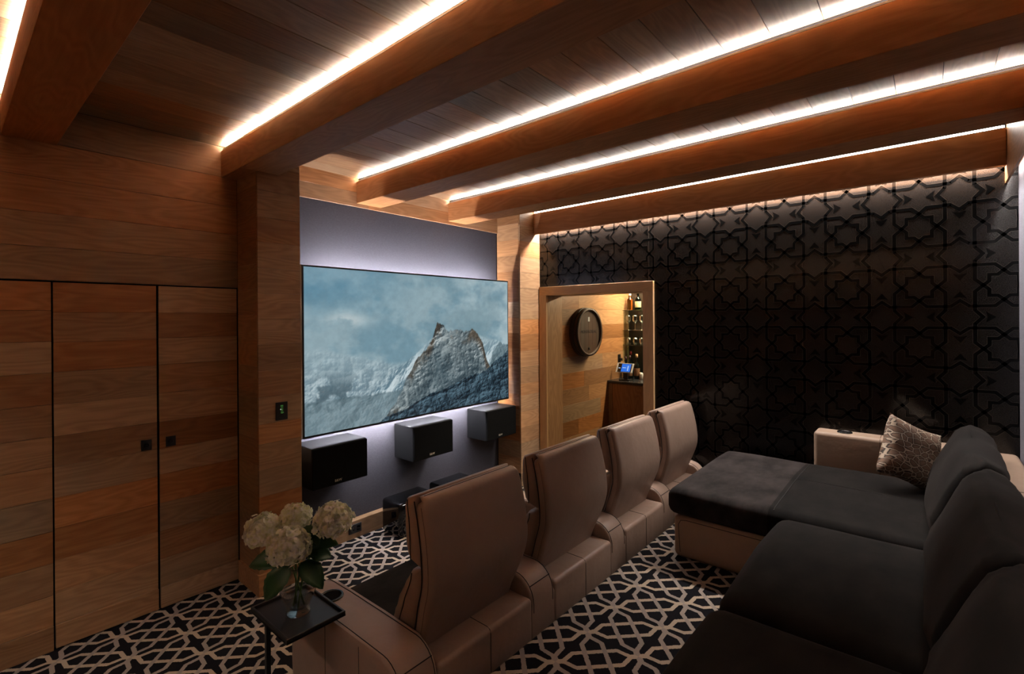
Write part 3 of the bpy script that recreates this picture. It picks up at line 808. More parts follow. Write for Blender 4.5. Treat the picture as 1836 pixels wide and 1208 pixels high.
# ------------------------------------------------------------------ wall fittings
t = thing('wall_keypad', 'small black keypad with green lit marks on the pillar', 'keypad', (1.492, YP, 1.126))
boxes('plate', 'black_plastic', [(1.453, 1.532, YP-.008, YP, 1.126, 1.246)], t, .002)
for k, (dx, dz, ww, hh, mm) in enumerate([(0, .034, .018, .006, 'key_green'), (0, .024, .016, .004, 'key_green'), (.002, .013, .012, .004, 'key_green'), (.002, .004, .012, .005, 'key_green'),
                                         (-.001, -.006, .014, .003, 'key_green'), (0, -.015, .013, .005, 'key_green'), (.01, -.012, .005, .006, 'key_green'), (-.008, .010, .006, .006, 'key_white')]):
    cxk, czk = 1.492+dx, 1.188+dz
    box('lit_mark', mm, cxk-ww/2, cxk+ww/2, YP-.0088, YP-.0078, czk-hh/2, czk+hh/2, parent=t)
t = thing('wall_socket', 'black double socket on the baseboard below the television', 'socket', (2.21, 3.592, .05))
boxes('plate', 'black_plastic', [(2.15, 2.265, 3.584, 3.592, .045, .118)], t, .002)
for sx in (2.18, 2.235):
    boxes('outlet', 'black_gloss', [(sx-.016, sx+.016, 3.5815, 3.585, .062, .102)], t, .001)

# ------------------------------------------------------------------ recliner chairs
def smooth_curve(pts, n):
    """Catmull-Rom through 2-d points"""
    out = []; P_ = [pts[0]]+pts+[pts[-1]]
    for i in range(1, len(P_)-2):
        p0, p1, p2, p3 = (Vector(p) for p in P_[i-1:i+3])
        for k in range(n):
            t = k/n
            out.append(0.5*((2*p1)+(-p0+p2)*t+(2*p0-5*p1+4*p2-p3)*t*t+(-p0+3*p1-3*p2+p3)*t*t*t))
    out.append(Vector(pts[-1])); return out
def rrect(w, y0, y1, r, n=5):
    """rounded rectangle in x-y, half width w, from y0 (rear) to y1 (front)"""
    r = min(r, (y1-y0)/2-.0005); pts = []
    for cx_, cy_, a0 in ((w-r, y1-r, 0), (-w+r, y1-r, 90), (-w+r, y0+r, 180), (w-r, y0+r, 270)):
        for k in range(n):
            a = math.radians(a0+90*k/(n-1)); pts.append((cx_+r*math.cos(a), cy_+r*math.sin(a)))
    return pts
# rear-surface profile (local y: 0 = rear of base; z)
REAR = [(.155, .36), (.118, .47), (.070, .59), (.028, .72), (.030, .84), (.052, .96), (.078, 1.055)]
def rear_y(z):
    for (ya, za), (yb, zb2) in zip(REAR, REAR[1:]):
        if za <= z <= zb2: return ya+(yb-ya)*(z-za)/(zb2-za)
    return REAR[0][0] if z < REAR[0][1] else REAR[-1][0]
def shw(z): return .286+.024*min(1, max(0, (z-.50)/.14))-.006*max(0, (z-.8)/.25)
def chair(x, lab, last=False):
    t = thing('recliner_chair', lab, 'chair', (x, 1.46, 0), 'row of leather recliner chairs')
    HWD = .30
    # base and rear ledge (two upholstered panels with a seam)
    bm = bmesh.new(); bm_box(bm, -HWD, HWD, 0, .20, 0.0, .443, .022, 5)
    part('rear_ledge', bm, 'leather_taupe', t, True, False)
    bm = bmesh.new(); bm_tube(bm, [(0, .19, .4435), (0, .022, .4435), (0, .006, .437), (0, -.0005, .42), (0, -.0005, .05)], .0016, 6); part('ledge_seam', bm, 'seam_thread', t, False, False)
    bm = bmesh.new(); bm_box(bm, -HWD, HWD, .201, .76, .05, .30, .015, 3); part('base', bm, 'leather_taupe', t, True, False)
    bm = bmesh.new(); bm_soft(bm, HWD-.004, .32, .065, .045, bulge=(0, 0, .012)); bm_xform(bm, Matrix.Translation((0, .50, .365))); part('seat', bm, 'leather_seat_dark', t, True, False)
    bm = bmesh.new(); bm_soft(bm, HWD-.006, .035, .15, .03); bm_xform(bm, Matrix.Translation((0, .797, .22))); part('footrest', bm, 'leather_taupe', t, True, False)
    # back shell lofted up the reclined, bent profile
    cur = smooth_curve(REAR, 4)
    rings = []
    n = len(cur)
    for i, p in enumerate(cur):
        f = i/(n-1); wdt = shw(p.y)
        th = .075 if f < .9 else .075*(1-.5*((f-.9)/.1)**2)
        e = 0 if f < .93 else (f-.93)/.07
        wdt -= .012*e*e
        rr = rrect(wdt, p.x, p.x+th, .026)
        rings.append([(q[0], q[1]+(.004*(1-(q[0]/wdt)**2) if False else 0), p.y) for q in rr])
    p = cur[-1]
    rings.append([(q[0], q[1], p.y+.012) for q in rrect(.286, p.x+.012, p.x+.06, .02)])
    rings.append([(q[0], q[1], p.y+.016) for q in rrect(.268, p.x+.02, p.x+.05, .012)])
    bm = bmesh.new(); bm_loft(bm, rings); sh_ = part('back_shell', bm, 'leather_taupe', t, True, False)
    # seams of the shell: dark piping up both front edges and along the top
    for s in (-1, 1):
        bm = bmesh.new(); bm_tube(bm, [(s*(shw(q.y)+.0015), q.x+.058, q.y) for i, q in enumerate(cur)], .0025, 6)
        part('piping', bm, 'seam_thread', sh_, False, False)
        bm = bmesh.new(); bm_tube(bm, [(s*(shw(q.y)+.0006), q.x+.020, q.y) for i, q in enumerate(cur[:-1])], .0012, 5)
        part('stitching', bm, 'stitch_light', sh_, False, False)
    bm = bmesh.new(); bm_tube(bm, [(xx/10*.268, p.x+.036+.004, p.y+.0155) for xx in range(-10, 11)], .0022, 6)
    part('piping', bm, 'seam_thread', sh_, False, False)
    # headrest pad, then lumbar pad
    def pad(name, z0, z1, th0, th1, puff, seed):
        rr_ = []; m_ = 14
        for i in range(m_+1):
            f = i/m_; z = z0+(z1-z0)*f
            e = math.sqrt(max(0, 1-(2*f-1)**8))
            yb_ = rear_y(z)+.062
            th = (th0+(th1-th0)*f)*max(.25, e)+puff*math.sin(math.pi*f)
            wv = (shw(z)-.002)*(.965+.035*e)
            zz = z
            ring = rrect(wv, yb_, yb_+th, .03+.2*th)
            rr_.append([(a+.003*noise.noise(Vector((a*9, zz*22, seed))), b+.006*noise.noise(Vector((a*7, zz*26, seed+3))), zz) for a, b in ring])
        bm = bmesh.new(); bm_loft(bm, rr_); pd = part(name, bm, 'leather_taupe', t, True, False)
        for s in (-1, 1):
            bm = bmesh.new()
            bm_tube(bm, [(s*(shw(z0+(z1-z0)*i/m_)-.001)*(.965+.035*math.sqrt(max(0, 1-(2*i/m_-1)**8))), rear_y(z0+(z1-z0)*i/m_)+.062+((th0+(th1-th0)*i/m_)*.62), z0+(z1-z0)*i/m_) for i in range(1, m_)], .0024, 6)
            part('piping', bm, 'seam_thread', pd, False, False)
    pad('headrest', .79, 1.070, .115, .075, .028, x)
    pad('lumbar_cushion', .40, .785, .20, .095, .016, x+5)
    # armrests
    def arm(ax0, ax1, nm='armrest'):
        prof = [(.004, 0), (.0, .10), (.0, .36)]
        for k_ in range(8):
            a = math.pi/2*k_/7; prof.append((.115-.115*math.cos(a), .40+.125*math.sin(a)))
        prof += [(.35, .527), (.6, .525), (.74, .522)]
        for k_ in range(1, 6):
            a = math.pi/2*k_/5; prof.append((.78+.045*math.sin(a), .475+.045*math.cos(a)))
        prof += [(.825, .2), (.822, 0)]
        bm = bmesh.new()
        A_ = [bm.verts.new((ax0, y, z)) for y, z in prof]; B_ = [bm.verts.new((ax1, y, z)) for y, z in prof]
        for i in range(len(prof)):
            j = (i+1) % len(prof); bm.faces.new((A_[i], A_[j], B_[j], B_[i]))
        fa = bm.faces.new(A_); fb = bm.faces.new(B_[::-1])
        es = [e for e in bm.edges if (len(e.link_faces) == 2 and (fa in e.link_faces or fb in e.link_faces))]
        bmesh.ops.bevel(bm, geom=es, offset=.016, segments=4, profile=.5, affect='EDGES')
        a_ = part(nm, bm, 'leather_taupe', t, True, False)
        topp = [q for q in prof[2:-4]]
        for xx in (ax0+.015, ax1-.015):
            bm = bmesh.new(); bm_tube(bm, [(xx, y, z+.0006) for y, z in topp], .0018, 5); part('piping', bm, 'seam_thread', a_, False, False)
        bm = bmesh.new(); bm_tube(bm, [(ax0+.012, .0245, .480), (ax1-.012, .0245, .480)], .0022, 5); part('piping', bm, 'seam_thread', a_, False, False)
        for yy in (.26, .52):
            bm = bmesh.new(); bm_tube(bm, [(ax0-.0004, yy, z) for z in (.02, .3, .48, .5)]+[(ax0+.008, yy, .521)], .0014, 5); part('side_seam', bm, 'seam_thread', a_, False, False)
        # cup holder let into the front of the armrest
        cxh, cyh, rc = (ax0+ax1)/2, .635, .046
        bm = bmesh.new(); bm_lathe(bm, [(rc-.006, .5265), (rc-.004, .530), (rc+.003, .531), (rc+.008, .529), (rc+.010, .5255)], (cxh, cyh, 0), 28); part('cup_ring', bm, 'cup_black', a_, True, False)
        bm = bmesh.new(); bm_lathe(bm, [(0, .5275), (rc-.004, .5278)], (cxh, cyh, 0), 28); part('cup_well', bm, 'gap_dark', a_, False, False)
        return a_
    a_ = arm(-.488, -.301)
    if last: arm(.301, .42)
    return t, a_
labs = ['taupe leather recliner chair right beside the little black side table', 'second taupe leather recliner chair from the black side table',
        'third taupe leather recliner chair from the black side table', 'taupe leather recliner chair next to the patterned black wall']
arm1 = None
for k_ in range(4):
    t, a_ = chair(1.558+.79*k_, labs[k_], k_ == 3)
    t.location.y = 1.462+.008*k_
    if k_ == 0:
        bm = bmesh.new(); bm_tube(bm, [(-.4915, .045, .30), (-.4925, .055, .36), (-.4925, .07, .41), (-.489, .085, .447)], .005, 8)  # thin white curved tube on the outer side of the first armrest
        o = part('white_curved_piece', bm, 'white_plastic', t, True, False); o['label'] = 'slim white curved piece on the outer side'

# ------------------------------------------------------------------ sectional sofa
sofa = thing('sectional_sofa', 'dark brown velvet sectional sofa with chaise on taupe leather base', 'sofa', (2.7, .4, ZR))
def soft_part(name, mat, cx_, cy_, cz_, hx, hy, hz, r, parent=None, **kw):
    rot = kw.pop('rot', None); bm = bmesh.new(); bm_soft(bm, hx, hy, hz, r, **kw)
    if rot is not None: bm_xform(bm, rot)
    bm_xform(bm, Matrix.Translation((cx_, cy_, cz_)))
    return part(name, bm, mat, parent or sofa, True)
def rbox(name, mat, b, bev, seg=4, parent=None):
    bm = bmesh.new(); bm_box(bm, *b, bev, seg); return part(name, bm, mat, parent or sofa, True)
rbox('base', 'leather_sofa', (3.005, 4.20, -.23, 1.235, ZR+.004, .552), .035, 5)
rbox('base', 'leather_sofa', (.95, 3.0, -.23, .57, ZR+.004, .552), .03, 4)
bm = bmesh.new()
bm_tube(bm, [(3.0045, 1.19, .33), (3.0045, 1.20, .50), (3.006, 1.185, .528), (3.0045, 1.15, .535), (3.0045, .6, .535)], .0018, 5); part('piping', bm, 'seam_thread', sofa)
rbox('backrest', 'leather_sofa', (.95, XW-.003, YR+.006, -.235, ZR+.004, .925), .03, 4)
bm = bmesh.new(); bm_tube(bm, [(3.45, -.26, .926), (3.45, YR+.03, .926)], .0016, 5); part('piping', bm, 'seam_thread', sofa)
arm_ = rbox('armrest', 'leather_sofa', (4.205, XW-.003, -.23, .655, ZR+.004, .948), .028, 4)
bm = bmesh.new(); bm_tube(bm, [(4.2045, .26, .58), (4.2045, .26, .925), (4.215, .26, .9425), (4.24, .26, .949), (4.36, .26, .949)], .0016, 5); part('piping', bm, 'seam_thread', arm_)
bm = bmesh.new(); bm_lathe(bm, [(.036, .949), (.038, .955), (.044, .956), (.047, .954), (.048, .948)], (4.29, .47, 0), 24); part('cup_ring', bm, 'cup_black', arm_, True)
bm = bmesh.new(); bm_lathe(bm, [(0, .950), (.038, .9505)], (4.29, .47, 0), 24); part('cup_well', bm, 'gap_dark', arm_)
# seat cushions
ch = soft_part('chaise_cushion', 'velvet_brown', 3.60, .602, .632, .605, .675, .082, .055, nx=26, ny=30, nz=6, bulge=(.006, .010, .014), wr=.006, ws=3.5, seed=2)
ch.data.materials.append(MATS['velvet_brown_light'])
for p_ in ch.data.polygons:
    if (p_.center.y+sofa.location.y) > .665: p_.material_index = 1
def seam_on(par, pts, dz=.001):
    dg = bpy.context.evaluated_depsgraph_get(); out = []
    from mathutils.bvhtree import BVHTree
    o = par; me_ = o.data; bv = BVHTree.FromPolygons([v.co for v in me_.vertices], [p_.vertices[:] for p_ in me_.polygons])
    off = wpos(o)
    for (x, y) in pts:
        h = bv.ray_cast(Vector((x, y, 3))-off, Vector((0, 0, -1)))
        if h[0] is not None: out.append(h[0]+off+Vector((0, 0, dz)))
    bm = bmesh.new(); bm_tube(bm, out, .0022, 5); return part('seam', bm, 'seam_thread', o)
seam_on(ch, [(3.03+.04*i, .665) for i in range(29)])
seam_on(ch, [(3.66, .66-.03*i) for i in range(20)])
soft_part('seat_cushion', 'velvet_brown', 2.463, .242, .632, .528, .395, .085, .07, nx=24, ny=20, nz=6, bulge=(.006, .012, .022), wr=.007, ws=3.2, seed=9)
soft_part('seat_cushion', 'velvet_brown', 1.443, .242, .630, .488, .402, .085, .07, nx=24, ny=20, nz=6, bulge=(.006, .012, .022), wr=.007, ws=3.2, seed=13)
# loose back cushions leaning on the backrest
def back_cushion(x, hw, seed, yy=-.135, tilt=-.42, yaw=0.0, zc=.91):
    n_ = 22; bm = bmesh.new()
    hy_, hz_ = .082, .210
    bm_soft(bm, hw, hy_, hz_, .035, nx=30, ny=8, nz=22, bulge=(.010, .036, .014), wr=.009, ws=5.0, seed=seed)
    # sharpen wrinkles near the upper corners, pinch the corners
    for v in bm.verts:
        fx, fz = v.co.x/hw, v.co.z/hz_
        cpull = max(0, abs(fx)-.75)*max(0, abs(fz)-.7)*4
        v.co.y *= (1-.6*min(1, cpull*3.2)); v.co.x *= 1+.035*min(1, cpull*3); v.co.z *= 1+.07*min(1, cpull*3)
        v.co.y += .004*math.sin(40*(abs(fx)+abs(fz)))*max(0, abs(fx)-.45)*max(0, abs(fz)-.2)*2.2
    Mx = Matrix.Translation((x, yy, zc)) @ Matrix.Rotation(yaw, 4, 'Z') @ Matrix.Rotation(-tilt, 4, 'X')
    bm_xform(bm, Mx)
    c = part('back_cushion', bm, 'velvet_brown', sofa, True)
    pts = []
    for a in range(64):
        an = 2*math.pi*a/64; ex = 5
        px_ = math.copysign(abs(math.cos(an))**(2/ex), math.cos(an))*(hw+.004); pz_ = math.copysign(abs(math.sin(an))**(2/ex), math.sin(an))*(hz_+.004)
        pts.append(Mx @ Vector((px_, .05, pz_)))
    bm = bmesh.new(); bm_tube(bm, pts, .004, 6, closed=True); part('piping', bm, 'velvet_brown', c, True)
    return c
back_cushion(3.62, .53, 3)
back_cushion(2.47, .52, 8)
back_cushion(1.45, .48, 14)

# snakeskin pillow on the chaise
def cray(px, py):
    return (r2*((px-CX)/FPX) + d2*((py-CY)/FPX) + fw)
def at(px, py, dep):
    return Vector((0, 0, H)) + cray(px, py)*dep
pb, ptp, plf, prt = at(1625, 880, 3.02), at(1632, 756, 3.10), at(1558, 838, 2.98), at(1703, 778, 3.10)
cen = (pb+ptp+plf+prt)/4
e1 = ((prt-plf)+(pb-ptp)*.98).normalized(); e2 = ((prt-plf)-(pb-ptp)*.98); e2 = (e2-e1*e2.dot(e1)).normalized(); e3 = e1.cross(e2).normalized()
s_ = ((prt-plf).length+(ptp-pb).length)/2/1.414/2*1.02
bm = bmesh.new(); g = {}
npil = 22
for side in (1, -1):
    for i in range(npil+1):
        for j in range(npil+1):
            u, v = 2*i/npil-1, 2*j/npil-1
            edge = (i in (0, npil)) or (j in (0, npil))
            if edge and side == -1: g[(side, i, j)] = g[(1, i, j)]; continue
            pin = 1-.10*(1-u*u)*(v*v) ; pin2 = 1-.10*(1-v*v)*(u*u)
            hgt = .075*(max(0, (1-u**4)*(1-v**4)))**.62
            p_ = Vector((u*s_*pin2, v*s_*pin, side*hgt))
            p_.z += .006*noise.noise(Vector((u*3, v*3, side)))
            g[(side, i, j)] = bm.verts.new(p_)
    for i in range(npil):
        for j in range(npil):
            bm.faces.new([g[(side, a, b)] for a, b in ((i, j), (i+1, j), (i+1, j+1), (i, j+1))])
me = mesh_from(bm, 'pillow', True); me.materials.append(MATS['snakeskin'])
po = bpy.data.objects.new('throw_pillow', me); COL.objects.link(po)
mw = Matrix.Identity(4)
for i in range(3): mw[i][0] = e1[i]; mw[i][1] = e2[i]; mw[i][2] = e3[i]
mw.translation = cen; po.matrix_world = mw
tag(po, 'snakeskin print throw pillow leaning on the chaise back cushion', 'pillow')

# ------------------------------------------------------------------ side table, vase, hydrangeas
t = thing('side_table', 'small black metal side table with a raised tray rim', 'table', (.97, 2.03, 0))
boxes('tray', 'black_metal', [(.852, 1.10, 1.866, 2.20, .556, .566)], t, .001)
for b_ in ((.852, 1.10, 1.866, 1.876), (.852, 1.10, 2.19, 2.20), (.852, .862, 1.876, 2.19), (1.09, 1.10, 1.876, 2.19)):
    boxes('rim', 'black_metal', [(*b_, .556, .578)], t, .002)
boxes('leg', 'black_metal', [(.856, .874, 2.055, 2.073, .012, .556)], t, .001)
boxes('base', 'black_metal', [(.852, 1.05, 1.88, 2.19, 0, .012)], t, .002)
VX, VY, VZ = .974, 2.022, .5665
vs = thing('flower_vase', 'clear glass vase holding the hydrangeas on the side table', 'vase', (VX, VY, VZ))
outer = [(.040, 0), (.047, .003), (.048, .012), (.043, .022), (.047, .04), (.060, .07), (.073, .10), (.076, .118), (.072, .138), (.055, .165), (.043, .180), (.041, .190), (.047, .203)]
inner = [(.044, .203), (.038, .190), (.040, .179), (.052, .163), (.069, .137), (.073, .118), (.070, .10), (.057, .07), (.043, .042), (.036, .028), (0, .024)]
bm = bmesh.new(); bm_lathe(bm, [(0, .002)]+outer+inner, (0, 0, 0), 40); part('glass_body', bm, 'vase_glass', vs, True, False)
CAM = Vector((0, 0, H))
def flower_head(c, r, seed, parent):
    rnd = random.Random(seed); bm = bmesh.new()
    n_ = 200
    for i in range(n_):
        z = 1-2*(i+.5)/n_; a = i*2.39996
        if z < -.75: continue
        d = Vector((math.sqrt(1-z*z)*math.cos(a), math.sqrt(1-z*z)*math.sin(a), z*.86))
        d += Vector((rnd.uniform(-.06, .06), rnd.uniform(-.06, .06), rnd.uniform(-.06, .06)))
        lump = 1+.10*noise.noise(d*2.3+Vector((seed, 0, 0)))
        base = c+d*r*lump*rnd.uniform(.84, 1.0); nrm = (d+Vector((rnd.uniform(-.55, .55), rnd.uniform(-.55, .55), rnd.uniform(-.55, .55)))).normalized()
        t1 = nrm.orthogonal().normalized(); t2 = nrm.cross(t1); ph = rnd.uniform(0, 6.28)
        ps = r*rnd.uniform(.17, .22)
        for k in range(4):
            a2 = ph+k*math.pi/2+rnd.uniform(-.12, .12); u = t1*math.cos(a2)+t2*math.sin(a2); w_ = nrm.cross(u)
            cup = rnd.uniform(-.05, .22)
            v0 = bm.verts.new(base-nrm*ps*.1); v1 = bm.verts.new(base+u*ps*.55+w_*ps*.56+nrm*ps*.12); v2 = bm.verts.new(base+u*ps*.98+w_*ps*.36+nrm*ps*cup)
            v3 = bm.verts.new(base+u*ps*.98-w_*ps*.36+nrm*ps*cup); v4 = bm.verts.new(base+u*ps*.55-w_*ps*.56+nrm*ps*.12)
            bm.faces.new((v0, v1, v2, v3, v4))
    # inner mass so no gaps show through
    ret = bmesh.ops.create_icosphere(bm, subdivisions=3, radius=r*.76, matrix=Matrix.Translation(c) @ Matrix.Diagonal((1, 1, .84, 1)))
    me = bpy.data.meshes.new('flower_head'); bm.to_mesh(me); bm.free(); me.materials.append(MATS['petal'])
    me.transform(Matrix.Translation(-wpos(parent)))
    return link('flower_head', me, None, parent)
def leaf(base, tip, wd, up, parent, droop=.12):
    base, tip, up = Vector(base), Vector(tip), Vector(up)
    ax = tip-base; L_ = ax.length; ax.normalize(); sd = ax.cross(up).normalized(); nm = sd.cross(ax).normalized()
    bm = bmesh.new(); rows = []; n_ = 12
    for i in range(n_+1):
        f = i/n_
        hw = wd*(math.sin(math.pi*f**.8)**.75 if 0 < f < 1 else 0)*(1-.25*f)
        hw *= 1+(.05 if i % 2 else -.05)
        c = base+ax*L_*f+nm*(droop*L_*(math.sin(math.pi*f)))
        rows.append([bm.verts.new(c+sd*hw*s_*.5*2*1.0+nm*(abs(s_)*hw*.35)) for s_ in (-1, -.5, 0, .5, 1)])
    for a, b in zip(rows, rows[1:]):
        for k in range(4): bm.faces.new((a[k], a[k+1], b[k+1], b[k]))
    bmesh.ops.remove_doubles(bm, verts=bm.verts, dist=1e-5)
    me = mesh_from(bm, 'leaf', True); me.materials.append(MATS['leaf']); me.transform(Matrix.Translation(-wpos(parent)))
    o = link('leaf', me, None, parent)
    mod = o.modifiers.new('thick', 'SOLIDIFY'); mod.thickness = .0008
    return o
hyd = [((.880, 2.132, .912), .076, 1.02, 'cream hydrangea head tilted towards the plank doors'),
       ((.948, 2.050, .846), .086, .945, 'lowest and largest pale green hydrangea head above the vase rim'),
       ((.968, 2.030, .968), .064, 1.05, 'pale green hydrangea head peeping out behind the two big ones'),
       ((1.070, 1.91, .955), .080, 1.0, 'cream hydrangea head leaning apart from the rest towards the recliner')]
rt = Vector((r2.x, r2.y, 0)).normalized(); tocam = (CAM-Vector((VX, VY, .8))); tocam.z = 0; tocam.normalize()
def vp(r_, z_, d_=0.0): return Vector((VX, VY, 0))+rt*r_+tocam*d_+Vector((0, 0, z_))
leaves = [
    [(vp(-.045, .80, .02), vp(-.205, .775, .03), .052), ],
    [(vp(-.03, .79, .06), vp(-.135, .665, .09), .052), (vp(.01, .80, .05), vp(.10, .70, .07), .050)],
    [(vp(.02, .86, .0), vp(.10, .93, -.02), .042), (vp(.0, .82, -.02), vp(.085, .82, .04), .055)],
    [(vp(.06, .85, .0), vp(.17, .86, .02), .045), (vp(.05, .83, .03), vp(.14, .80, .0), .045), (vp(.07, .87, .03), vp(.10, .95, .05), .035)],
]
for i, (c, r_, kf, lab) in enumerate(hyd):
    c = CAM+(Vector(c)-CAM)*kf; r_ *= kf
    h = thing('hydrangea', lab, 'flower', (VX, VY, VZ+.03), 'hydrangeas in the vase')
    flower_head(c, r_, 5+i, h)
    ft = Vector((VX, VY, VZ))+[Vector((.020, -.010, .030)), Vector((-.016, .012, .032)), Vector((.0, .022, .031)), Vector((-.012, -.02, .034))][i]
    mid = Vector((VX, VY, VZ+.19))+[Vector((-.016, .016, 0)), Vector((.006, -.01, 0)), Vector((.0, .02, .0)), Vector((.018, -.016, 0))][i]
    pts = [ft, ft.lerp(mid, .5), mid, mid.lerp(c, .5)+Vector((0, 0, .01)), c]
    cu_ = []
    for k in range(len(pts)-1):
        for q in range(4): cu_.append(pts[k].lerp(pts[k+1], q/4))
    cu_.append(pts[-1])
    bm = bmesh.new(); bm_tube(bm, cu_, .0042, 8); part('stem', bm, 'stem_green', h, True)
    for (b_, t_, wd) in leaves[i]: leaf(b_, t_, wd, Vector((0, 0, 1))+tocam*.8, h)

# ------------------------------------------------------------------ the bar: cabinet, counter, shelves and what stands on them
CZ = .965
t = thing('bar_cabinet', 'low wooden bar cabinet under the dark counter', 'cabinet', (6.05, 2.5, 0))
boxes('body', 'oak_z', [(5.80, XB-.002, 1.40, YB-.002, 0.0, CZ-.031)], t, .002)
for ya, yb_ in ((2.56, 3.19), (1.92, 2.55)):
    d_ = boxes('door', 'oak_z', [(5.781, 5.799, ya, yb_, .08, CZ-.04)], t, .002)
boxes('end_panel', 'oak_z', [(5.785, 5.80, 3.196, YB-.003, 0, CZ-.04)], t, .001)
tag(box('counter_top', 'counter_stone', 5.755, XB-.001, 1.40, YB-.001, CZ-.03, CZ, .003), 'dark stone counter slab in the bar', 'countertop')
shl = ['glass shelf in the bar carrying two liquor bottles', 'glass shelf in the bar carrying stemmed wine glasses', 'lowest glass shelf in the bar, with tumblers']
SZ = [1.90, 1.622, 1.42]
for z_, lb in zip(SZ, shl):
    tag(box('glass_shelf', 'green_glass', 6.19, XB-.001, 1.6, YB-.001, z_-.010, z_, .001), lb, 'shelf', 'glass shelves in the bar')
def bottle(name, x, y, z, h, r, mat, lab, cap, label_mat=None, neck=.34, group='bottles in the bar'):
    t = thing(name, lab, 'bottle', (x, y, z), group)
    sh = h*(1-neck)
    bm = bmesh.new(); bm_lathe(bm, [(0, 0.001), (r*.92, .001), (r, .006), (r, sh*.92), (r*.9, sh), (r*.45, sh+h*.08), (r*.36, sh+h*.13), (r*.36, h*.93), (r*.40, h*.935), (r*.40, h*.95), (0, h*.95)], (0, 0, 0), 20)
    part('glass_body', bm, mat, t, True, False)
    bm = bmesh.new(); bm_lathe(bm, [(r*.41, h*.86), (r*.43, h*.862), (r*.43, h), (0, h)], (0, 0, 0), 16); part('cap', bm, cap, t, True, False)
    if label_mat:
        bm = bmesh.new(); bm_lathe(bm, [(r+.0008, sh*.22), (r+.0012, sh*.23), (r+.0012, sh*.74), (r+.0008, sh*.75)], (0, 0, 0), 20); part('label', bm, label_mat, t, True, False)
bottle('liquor_bottle', 6.26, 3.168, SZ[0], .235, .040, 'whisky_glass', 'amber whisky bottle on the top glass shelf by the planks', 'white_plastic', None, .36)
bottle('liquor_bottle', 6.25, 3.042, SZ[0], .238, .041, 'bottle_green', 'green bottle with a cream label on the top glass shelf', 'bottle_green', 'paper_label', .34)
bottle('liquor_bottle', 6.34, 3.10, SZ[0], .20, .030, 'amber_dark', 'reddish brown bottle behind the two front bottles on the top shelf', 'dark_foil', None, .3)
bottle('liquor_bottle', 6.33, 2.985, SZ[0], .20, .032, 'clear_glass', 'clear bottle beside the cream-labelled one on the top shelf', 'silver_plastic', None, .3)
def wineglass(x, y, z, lb):
    t = thing('wine_glass', lb, 'glass', (x, y, z), 'wine glasses on the middle shelf')
    bm = bmesh.new(); bm_lathe(bm, [(0, .001), (.033, .001), (.033, .003), (.006, .007), (.0045, .02), (.0045, .095), (.012, .103), (.036, .128), (.040, .145), (.036, .185), (.031, .205), (.0300, .205), (.035, .185), (.0388, .145), (.035, .129), (.010, .105), (0, .103)], (0, 0, 0), 24)
    part('glass_body', bm, 'stem_glass', t, True, False)
for y_, lb in ((3.185, 'stemmed wine glass on the middle shelf right against the planks'), (3.085, 'stemmed wine glass standing between two others on the middle shelf'), (2.985, 'stemmed wine glass on the middle shelf half hidden by the doorway casing')): wineglass(6.25, y_, SZ[1], lb)
def tumbler(x, y, z, lb):
    t = thing('tumbler', lb, 'glass', (x, y, z), 'tumblers on the lowest shelf')
    bm = bmesh.new(); bm_lathe(bm, [(0, .001), (.022, .001), (.026, .006), (.037, .035), (.038, .055), (.033, .095), (.0315, .095), (.036, .055), (.035, .036), (.024, .014), (0, .013)], (0, 0, 0), 24)
    part('glass_body', bm, 'stem_glass', t, True, False)
for y_, lb in ((3.178, 'rounded tumbler on the lowest shelf right against the planks'), (3.082, 'rounded tumbler standing between two others on the lowest shelf'), (2.987, 'rounded tumbler on the lowest shelf half hidden by the doorway casing')): tumbler(6.25, y_, SZ[2], lb)
bottle('wine_bottle', 6.14, 3.175, CZ, .295, .040, 'bottle_dark', 'dark wine bottle with dark foil at the plank side of the counter', 'dark_foil', None, .42)
bottle('wine_bottle', 6.27, 3.165, CZ, .36, .038, 'bottle_dark', 'dark wine bottle topped with bright red foil on the counter', 'red_foil', None, .42)
bottle('wine_bottle', 6.11, 3.098, CZ, .31, .038, 'bottle_dark', 'dark wine bottle with brown label behind the tablet', 'dark_foil', 'paper_label_dark', .42)
bottle('wine_bottle', 6.14, 3.01, CZ, .335, .038, 'bottle_dark', 'dark wine bottle closed with a pale cork on the counter', 'cork', 'paper_label_dark', .42)
for (x_, y_, r_, mm, nm, lb, ct) in ((6.12, 2.955, .016, 'cork', 'cork_stopper', 'round cork stopper on the counter behind the doorway edge', 'cork'), (6.10, 2.925, .022, 'white_plastic', 'candle', 'small white candle on the bar counter', 'candle')):
    bm = bmesh.new(); bm_lathe(bm, [(0, 0), (r_*.7, 0), (r_*.8, .03), (r_, .05), (r_, .075), (r_*.6, .092), (0, .095)], (0, 0, 0), 16)
    me = mesh_from(bm, nm, True); me.materials.append(MATS[mm]); o = link(nm, me, loc=(x_, y_, CZ)); tag(o, lb, ct)
